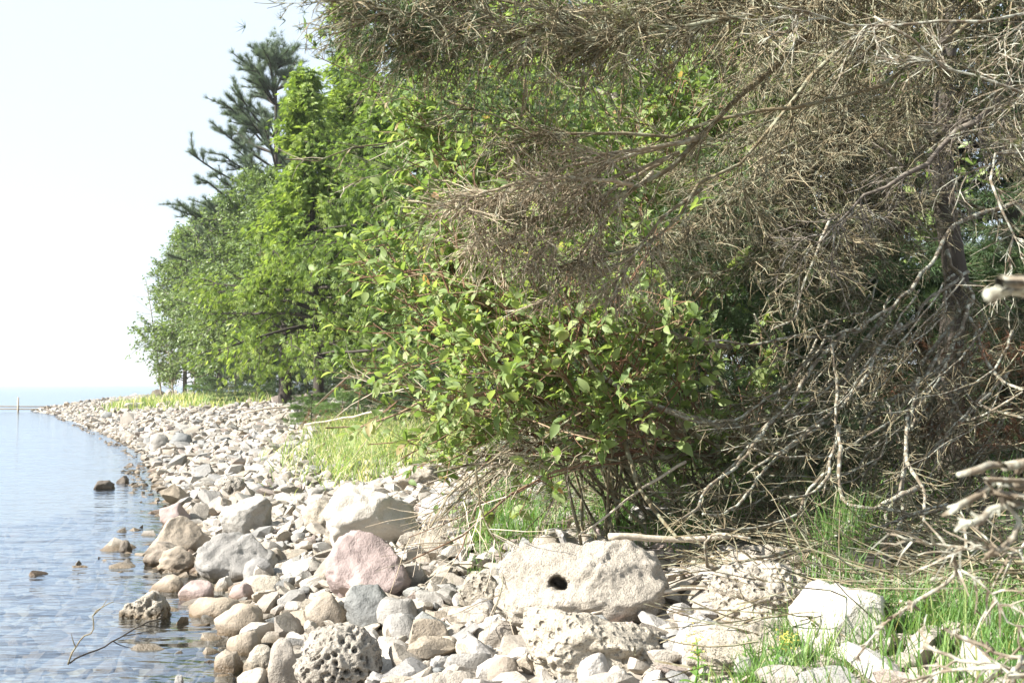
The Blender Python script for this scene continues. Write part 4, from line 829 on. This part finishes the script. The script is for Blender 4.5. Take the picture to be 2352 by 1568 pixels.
for k, (u, v, d) in enumerate(up):
    t = at(u, v, d); r_ = np.random.default_rng(k+950); R0 = on(TB, min(t[2]+r_.uniform(.5, 1.3), 6.3)); m = R0*.45+t*.55+np.array((0, 0, .15))
    bough(eB, bB, R0, [m, t], .018, 540+k, .5, .38)
needles(eB, bB, 'olive_needles', 'spruce', [(1010, 215, 4.8), (1080, 240, 4.8), (1150, 230, 4.9), (930, 110, 4.1), (1000, 120, 4.2), (900, 70, 4.1), (850, 50, 4.1), (1200, 210, 5.), (2300, 110, 5.2), (2330, 180, 5.2), (1420, 220, 5.), (1300, 250, 5.)], 63, 80, .05, .14)
# C: near dead spruce out of the frame, its lichen crusted twigs reach in at the right edge
bC = np.array((2.25, 2.35, gz(2.25, 2.35))); eC, TC = trunk_of('dead spruce whose thick lichen crusted twig ends hang over the long grass', bC, 4.5, .09, (.1, 0), 'bark', 7)
def DN(pts): return [(1724+x*.3346, 1043.5+y*.3346) for x, y in pts]
near = [(DN([(2150, 20), (1877, 60), (1700, 70), (1560, 100), (1440, 160)]), 1.55, 1.5, 26, 18, 1.1), (DN([(2150, 150), (1877, 190), (1700, 200), (1550, 270), (1340, 390)]), 1.55, 1.5, 28, 16, 1.05),
        (DN([(2150, 330), (1877, 340), (1700, 350), (1560, 430), (1470, 500)]), 1.5, 1.45, 24, 15, 1.0), (DN([(2050, 200), (1877, 430), (1800, 570), (1720, 640), (1610, 710)]), 1.5, 1.45, 18, 11, 1.0),
        ([(2500, 640), (2420, 655), (2352, 662), (2300, 664), (2262, 668)], 1.2, 1.15, 30, 26, 1.5),
        (DN([(2100, 720), (1877, 680), (1500, 650), (1100, 580), (930, 540)]), 2.2, 2.3, 10, 5, .9), (DN([(2100, 650), (1390, 690), (1390, 800), (1500, 830), (1650, 960), (1760, 1130), (1830, 1180), (1860, 1370)]), 2.2, 2.1, 9, 5, .85),
        (DN([(1390, 690), (1390, 840), (1100, 1030), (900, 1180), (720, 1400)]), 2.2, 2.4, 8, 5, .85), (DN([(2150, 1500), (1877, 1410), (1700, 1370), (1500, 1270), (1360, 1210)]), 2.0, 2.1, 22, 10, .7),
        (DN([(2150, 1460), (1877, 1460), (1720, 1460), (1450, 1410), (1200, 1310)]), 2.0, 2.15, 15, 8, .65), (DN([(1720, 1460), (1500, 1470), (1300, 1490), (1150, 1560)]), 2.0, 2.1, 9, 5, .6)]
for k, (pts, d0, d1, w0, w1, z) in enumerate(near):
    P = px(pts, d0, d1); root = TC[int(np.argmin(np.abs(TC[:, 2]-z-.25)))]
    if k not in (7, 10): P = [root] + P
    P = smooth_path(P, 70, .0016, np.random.default_rng(k)); L = np.linalg.norm(np.diff(P, axis=0), axis=1).sum()
    comb = k in (5, 6, 9, 10)
    branch(eC, bC, P, w0/FPX*d0*.5*1.2, w1/FPX*d1*.5, 'lichen', 600+k, int((30 if comb else 60)*L), .12 if comb else .022, int(20*L) if comb else 0, .05, droop=.12 if comb else .05, flat=.2, ang=.9, tw=.0022 if comb else .003, t0=.35, knob=.2)

# ------------------------------------------------------------------ loose sticks, logs
def stick(label, pts, d0, d1, w0, w1, mat='drift', n=0, seed=0, cat='stick', name='fallen_stick', l2=.15, drop=True):
    P = px(pts, d0, d1)
    P = smooth_path(P, 14, .003, np.random.default_rng(seed)); b = P.mean(0); r = np.random.default_rng(seed+1)
    mb = MB(); tubes(mb, P[None], rad(1, 14, w0/FPX*d0*.5, w1/FPX*d1*.5), 7, r, cap=True)
    if n:
        t_, _, _ = sprout(P[None], n, .2, 1, .7, l2, 4, .0, .12, r); tubes(mb, t_, rad(n, 4, .004, .0015), 3, r)
    mb.build(name, M[mat], None, True, b, label=label, cat=cat)
stick('broken brown log lying on top of the boulder with the hole', [(1398, 1232), (1450, 1231), (1510, 1236), (1575, 1238), (1680, 1232)], 6.0, 6.1, 17, 12, cat='log', name='broken_log')
stick('long bare stick lying along the lower edge of the boulder with the hole', [(1305, 1424), (1409, 1394), (1474, 1369), (1561, 1354), (1641, 1349), (1720, 1340)], 5.15, 5.55, 6, 11, n=5, seed=3)
stick('forked weathered stick leaning on the log above the boulder with the hole', [(1434, 1015), (1471, 1122), (1525, 1198), (1556, 1234)], 6.4, 6.0, 11, 8, n=4, seed=5, l2=.4, mat='dead')
stick('thin pale stick caught across the grass behind the boulder with the hole', [(1575, 1060), (1471, 1124), (1398, 1182), (1330, 1230)], 6.5, 6.1, 8, 4, n=3, seed=6, mat='drift')
stick('pale lichen covered limb sloping down behind the dogwood leaves', [(1347, 818), (1376, 859), (1445, 903), (1526, 940), (1633, 972), (1760, 990)], 6.0, 6.8, 9, 20, 'lichen', 8, 8, 'branch', 'fallen_branch')
stick('thin lichen covered limb above the dogwood leaves under the dead boughs', [(1380, 672), (1424, 713), (1485, 745), (1566, 774), (1680, 800)], 6.0, 6.7, 7, 14, 'lichen', 10, 9, 'branch', 'fallen_branch')
stick('bleached driftwood pole lying at the top of the beach below the fir saplings', [(560, 948), (640, 935), (720, 934), (860, 922)], 29, 30, 4, 6, seed=11, cat='driftwood', name='driftwood_pole')
stick('bleached driftwood pole at the foot of the birch on the beach crest', [(420, 945), (500, 938), (570, 936)], 42, 41, 3, 4, seed=12, cat='driftwood', name='driftwood_pole')
stick('bare white branch sticking up by the foot of the cedar', [(700, 975), (800, 958), (900, 940), (1000, 935)], 20, 19, 4, 7, 'drift', 8, 13, 'branch', 'driftwood_branch', .5)
stick('thin bent twig standing in the shallow water', [(160, 1522), (200, 1500), (240, 1485), (290, 1455), (330, 1432), (372, 1418)], 5.75, 6.4, 4, 3, 'darkbark', 3, 14, 'twig', 'water_twig', .12)
stick('forked twig rising from the shallow water beside the bent twig', [(156, 1525), (170, 1490), (193, 1460), (215, 1448), (214, 1410), (240, 1390), (262, 1380)], 5.75, 5.8, 4, 2, 'dead', 2, 15, 'twig', 'water_twig', .1)
def litter():
    mb = MB(); n = 3600; r = np.random.default_rng(77)
    y = 4.2 + 15*r.random(n)**1.6; L = LAND[3:14]; xs = np.interp(y, L[:, 1], L[:, 0]); x = xs + beach_edge(y)*1.08 + r.normal(size=n)*.55 + .25
    b = np.stack([x, y, height(x, y)+r.uniform(.03, .16, n)], 1); P = grow(b, np.stack([r.normal(size=n), r.normal(size=n)*.5, r.normal(size=n)*.18], 1), r.uniform(.15, .7, n), 5, 0, .12, r)
    tubes(mb, P, rad(n, 5, .0045, .002), 3, r); mb.build('twig_litter', M['dead'], label='grey dead twigs strewn along the top of the beach', cat='twigs', kind='stuff')
litter()
# the pale boom of two rails and a post off the tip of the point
def rails():
    b = at(60, 940, 60); b[2] = 0; e = empty('mooring_boom', b, 'pale two rail boom with a post running out from the point into the lake', 'boom')
    for v0, v1 in ((932.5, 934), (938.5, 940)):
        P = np.stack([at(-420, v0-1, 60), at(-100, v0, 60), at(220, v1, 60)]); mb = MB(); tubes(mb, P[None], rad(1, 3, .035, .035), 6, cap=True); mb.build('rail', M['drift'], e, True, b)
    for u in (42, -330):
        p = at(u, 912, 60); q = p.copy(); q[2] = -.6; mb = MB(); tubes(mb, np.stack([q, p])[None], rad(1, 2, .06, .05), 6, cap=True); mb.build('post', M['drift'], e, True, b)
rails()

# ------------------------------------------------------------------ grass, saplings, weeds
def blades(name, label, poly, n, h, mat, seed, w=.004, lean=.45, pix=True, clump=0, jit=0):
    r = np.random.default_rng(seed); Q = np.array([ground(u, v)[:2] for u, v in poly]) if pix else np.array(poly, float)
    lo, hi = Q.min(0), Q.max(0); p = lo + (hi-lo)*r.random((n*6, 2)); p = p[inside(p, Q)][:n]
    if jit: p = p + r.normal(size=p.shape)*jit
    if clump:
        c = p[r.integers(0, len(p), clump)]; p = c[r.integers(0, clump, n)] + r.normal(size=(n, 2))*.05*(1+p[:1, 1]*.05)
    p = p[(vnoise(np.stack([p[:, 0]*2.2, p[:, 1]*2.2, 0*p[:, 0]], 1), seed) + r.random(len(p))*1.2) > .1]
    m = len(p); z = height(p[:, 0], p[:, 1]); b = np.stack([p[:, 0], p[:, 1], z-.02], 1)
    az = r.uniform(0, 6.28, m); d = np.stack([np.cos(az), np.sin(az), np.zeros(m)], 1); hh = h*r.uniform(.35, 1.25, m)*(1+.35*vnoise(np.stack([p[:, 0]*1.4, p[:, 1]*1.4, 0*p[:, 0]], 1), seed+4)); K = 4
    t = np.linspace(0, 1, K); bend = lean*r.uniform(.2, 1.3, m)
    C = b[:, None] + d[:, None]*(bend*hh)[:, None, None]*(t**2)[None, :, None] + np.array((0, 0, 1.))*(hh[:, None]*(t-.25*bend[:, None]*t**3))[..., None]
    s = np.stack([-np.sin(az+r.normal(size=m)), np.cos(az), np.zeros(m)], 1); ww = w*(1+.0*t); wd = (w*np.array((1, .9, .6, .08)))[None, :, None]*r.uniform(.7, 1.3, m)[:, None, None]
    V = np.stack([C - s[:, None]*wd, C + s[:, None]*wd], 2); idx = np.arange(m*K*2).reshape(m, K, 2)
    F = np.stack([idx[:, :-1, 0], idx[:, :-1, 1], idx[:, 1:, 1], idx[:, 1:, 0]], -1).reshape(-1, 4)
    mb = MB(); mb.add(V, F, np.repeat(r.random(m), K*2)); mb.build(name, M[mat], None, False, (0, 0, 0), label=label, cat='grass', kind='stuff')
blades('beach_grass', 'fresh light green grass growing at the top of the beach beside the dogwood', GRASSPIX, 10000, .40, 'grass', 801, .0065, lean=.9, jit=.42)
blades('shade_grass', 'deeper green grass tufts growing behind the boulder with the hole', [(1050, 1230), (1180, 1130), (1320, 1075), (1620, 1075), (1760, 1140), (1700, 1240), (1560, 1290), (1330, 1225), (1180, 1260), (1100, 1310)], 13000, .28, 'grass2', 802, .0042, clump=480)
blades('tall_grass', 'tall bright grass tufts beside the smooth white boulder under the branches', [(1880, 1400), (1860, 1300), (1960, 1260), (2010, 1340), (1960, 1400)], 900, .38, 'grass2', 803, .0035, clump=14, lean=.3)
blades('long_grass', 'long green grass growing round the smooth white boulder', [(1640, 1590), (1720, 1500), (1880, 1480), (2060, 1440), (2360, 1330), (2500, 1500), (2450, 1700), (1700, 1700)], 7000, .2, 'grass2', 804, .0032, clump=420, lean=.5)
blades('wood_grass', 'green grass and herbs under the hanging lichen covered branches', [(1620, 1200), (1750, 1080), (2050, 1060), (2400, 1100), (2420, 1330), (2080, 1380), (1900, 1260), (1720, 1250)], 2600, .2, 'grass2', 805, .0045, clump=260)
blades('point_grass', 'sunlit grass patch on the low point near the water', [(250, 942), (280, 928), (360, 920), (520, 915), (640, 925), (520, 940), (380, 938), (290, 948)], 3800, .42, 'grass', 806, .022, jit=.5)
blades('crack_grass', 'thin grass blades in the gaps on the lake side of the boulder with the hole', [(1090, 1400), (1050, 1330), (1090, 1290), (1150, 1290), (1140, 1380)], 260, .16, 'grass2', 807, .003, clump=20)
def conifer(name, label, u, d, H, R, mat, seed, nb=40, flat=.2, cat='sapling'):
    r = np.random.default_rng(seed); b = base_at(u, d); e = empty(name, b, label, cat)
    T = smooth_path([b-np.array((0, 0, .05)), b+np.array((r.normal()*.04, 0, H))], 6); mb = MB(); tubes(mb, T[None], rad(1, 6, .018+.01*H, .004), 6, r); mb.build('trunk', M['darkbark'], e, True, b)
    t = r.uniform(.03, .95, nb); az = r.uniform(0, 6.28, nb); P0 = b + np.array((0, 0, 1.))*(t*H)[:, None]
    br = grow(P0, np.stack([np.cos(az), np.sin(az), np.full(nb, flat)], 1), R*(1-.75*t)*r.uniform(.7, 1.2, nb), 6, .02, .05, r)
    s2, _, _ = sprout(br, nb*9, .15, 1, .8, .35*R, 4, .02, .05, r, np.array((0, 0, 1.)), .85)
    mb = MB(); tubes(mb, br, rad(nb, 6, .008, .003), 4, r); tubes(mb, s2, rad(nb*9, 4, .004, .002), 3, r); mb.build('branches', M['dead'], e, False, b)
    n = nb*70; pos, tan, _ = along(s2, n, r, 0, 1); mb = MB(); inst(mb, NEEDLE[0], NEEDLE[1], pos, tan, norm(r.normal(size=(n, 3))), .07*R/.7*r.uniform(.7, 1.2, n), None, r)
    mb.build('crown', M[mat], e, False, b, kind='stuff')
conifer('fir_sapling', 'bright green fir sapling spreading low at the top of the beach', 715, 24, .75, .75, 'sapling', 701, 34, .1)
conifer('fir_sapling', 'green fir sapling beside the lowest bright one at the top of the beach', 790, 23, .8, .85, 'sapling', 702, 34, .1)
conifer('fir_sapling', 'dull green fir sapling under the broad green cedar', 880, 21, 1.1, .95, 'spruce', 703, 40, .1)
conifer('fir_sapling', 'dull green fir sapling half hidden behind the dogwood leaves', 975, 19, 1.2, .95, 'spruce', 704, 40, .1)
conifer('fir_sapling', 'small dark fir under the thick trunked leafy tree', 590, 40, 2.4, 1.3, 'spruce', 705, 50, .1)
conifer('fir_sapling', 'young fir in the shade behind the birch trunks at the point', 500, 50, 2.6, 1.4, 'sapling', 706, 50, .1)
for k, (u, d, H, R, lab) in enumerate([(540, 47, 2.8, 1.5, 'dark young spruce under the tall dense birch'), (625, 44, 3.4, 1.7, 'dark young spruce on the lake side of the thick dark trunk'), (705, 40, 3.6, 1.8, 'dark young spruce on the landward side of the thick dark trunk'), (775, 36, 3.4, 1.8, 'dark young spruce under the bright yellow green cedar'), (850, 34, 3.2, 1.7, 'dark young spruce behind the dull green fir saplings'), (930, 32, 3.2, 1.7, 'dark young spruce under the tall cedar with the airy top')]):
    conifer('young_spruce', lab, u, d, H, R, 'spruce', 780+k, 60, .05, 'young tree')
conifer('dead_fir', 'small rust red dead fir under the bright cedar', 815, 25, 1.5, .55, 'rust', 707, 14, .2, 'dead sapling')
def rust_branch():
    r = np.random.default_rng(720); b = ground(715, 1000); e = empty('dead_branch', b, 'fallen branch with rust red needles lying at the edge of the beach grass', 'branch')
    P = smooth_path([b+np.array((-.35, 0, .08)), b+np.array((.1, 0, .16)), b+np.array((.6, .1, .2))], 8); mb = MB(); tubes(mb, P[None], rad(1, 8, .012, .004), 5, r)
    s, _, _ = sprout(P[None], 40, .05, 1, .9, .3, 4, .0, .1, r); tubes(mb, s, rad(40, 4, .004, .002), 3, r); mb.build('wood', M['drift'], e, False, b)
    pos, tan, _ = along(s, 420, r); mb = MB(); inst(mb, NEEDLE[0], NEEDLE[1], pos, tan, norm(r.normal(size=(420, 3))), .06, None, r); mb.build('dead_needles', M['rust'], e, False, b, kind='stuff')
rust_branch()
def bare(label, u, d, vt, lean, seed):
    r = np.random.default_rng(seed); b = base_at(u, d); H = top_h(vt, d, b); e = empty('bare_sapling', b, label, 'dead sapling')
    T = smooth_path([b, b+np.array((lean*.4, 0, H*.5)), b+np.array((lean, 0, H))], 8); mb = MB(); tubes(mb, T[None], rad(1, 8, .05, .015), 5, r); mb.build('trunk', M['dead'], e, True, b)
    s, _, _ = sprout(T[None], 46, .08, 1, 1.2, .9, 5, -.06, .05, r); mb = MB(); tubes(mb, s, rad(46, 5, .014, .007), 3, r); mb.build('branches', M['dead'], e, False, b)
for k, (u, d, H, R, lab) in enumerate([(1880, 9.6, 2.2, 1.3, 'young dark spruce behind the hanging lichen covered branches'), (2120, 9.4, 2.0, 1.3, 'young dark spruce just behind the dark dead trunk'), (2380, 9.2, 2.4, 1.3, 'young dark spruce behind the red brown dead bush'), (1640, 10.2, 2.2, 1.3, 'young dark spruce behind the low dead bush'), (1400, 11, 1.9, 1.3, 'young dark spruce behind the leafy dogwood')]):
    conifer('young_spruce', lab, u, d, H, R, 'spruce', 760+k, 60, .05, 'young tree')
bare('bare dead sapling leaning out over the water at the end of the wood', 372, 57, 640, -.9, 731)
bare('bare grey dead sapling standing among the grass on the point', 400, 55, 780, -.4, 732)
bare('bare grey dead sapling beside the young fir on the point', 445, 54, 800, .2, 733)
def weed(label, u, v, h, flower, seed, n=16):
    r = np.random.default_rng(seed); b = ground(u, v); e = empty('weed', b, label, 'weed plant')
    T = smooth_path([b, b+np.array((.02, 0, h*.5)), b+np.array((r.normal()*.04, 0, h))], 8); mb = MB(); tubes(mb, T[None], rad(1, 8, .005, .0025), 5, r); mb.build('stem', M['weed'], e, True, b)
    me = mesh_from('leaf', LEAF8[0], LEAF8[1], np.zeros(len(LEAF8[0])), True, M['weed'])
    for k in range(n):
        t = (k+.5)/n; a = k*2.4; X = norm(np.array((math.cos(a), math.sin(a), .35))); Y = norm(np.cross((0, 0, 1.), X)); Z = np.cross(X, Y); s = h*.36*(1.1-.7*t)
        m = np.eye(4); m[:3, 0] = X*s; m[:3, 1] = Y*s; m[:3, 2] = Z*s; m[:3, 3] = T[int(t*7)]-b; o = link('leaf', me, e); o.matrix_basis = Matrix(m.tolist())
    if flower:
        mb = MB(); p = T[-1] + r.normal(size=(70, 3))*np.array((.02, .02, .025)) - np.array((0, 0, .01)); inst(mb, LEAF2[0], LEAF2[1], p, norm(r.normal(size=(70, 3))), norm(r.normal(size=(70, 3))), .011, None, r); mb.build('flower_head', M['yellow'], e, False, b, kind='stuff')
weed('leafy weed with a yellow flower head in front of the layered slab', 1592, 1590, .2, True, 741)
weed('broad leaved weed with a pale bud in the long grass', 1765, 1590, .2, True, 742, 12)
weed('small leafy weed in the grass by the pitted block', 1700, 1560, .14, False, 743, 10)

# ------------------------------------------------------------------ thin summer haze over the shore and lake
def haze():
    m = bpy.data.materials.new('haze'); m.use_nodes = True; nt = m.node_tree
    for n in list(nt.nodes): nt.nodes.remove(n)
    o_ = nt.nodes.new('ShaderNodeOutputMaterial'); v = nt.nodes.new('ShaderNodeVolumePrincipled'); v.inputs['Color'].default_value = (.93, .96, 1, 1); v.inputs['Density'].default_value = .00045; v.inputs['Anisotropy'].default_value = .3
    nt.links.new(v.outputs[0], o_.inputs['Volume'])
    x0, x1, y0, y1, z0, z1 = -9100, 9100, -9100, 9100, -9., 30.
    V = np.array([(x, y, z) for z in (z0, z1) for y in (y0, y1) for x in (x0, x1)], float)
    F = np.array([(0, 2, 3, 1), (4, 5, 7, 6), (0, 1, 5, 4), (2, 6, 7, 3), (0, 4, 6, 2), (1, 3, 7, 5)])
    tag(link('haze', mesh_from('haze', V, F, None, False, m)), 'thin pale summer haze over the lake and shore', 'haze', kind='stuff')
haze()
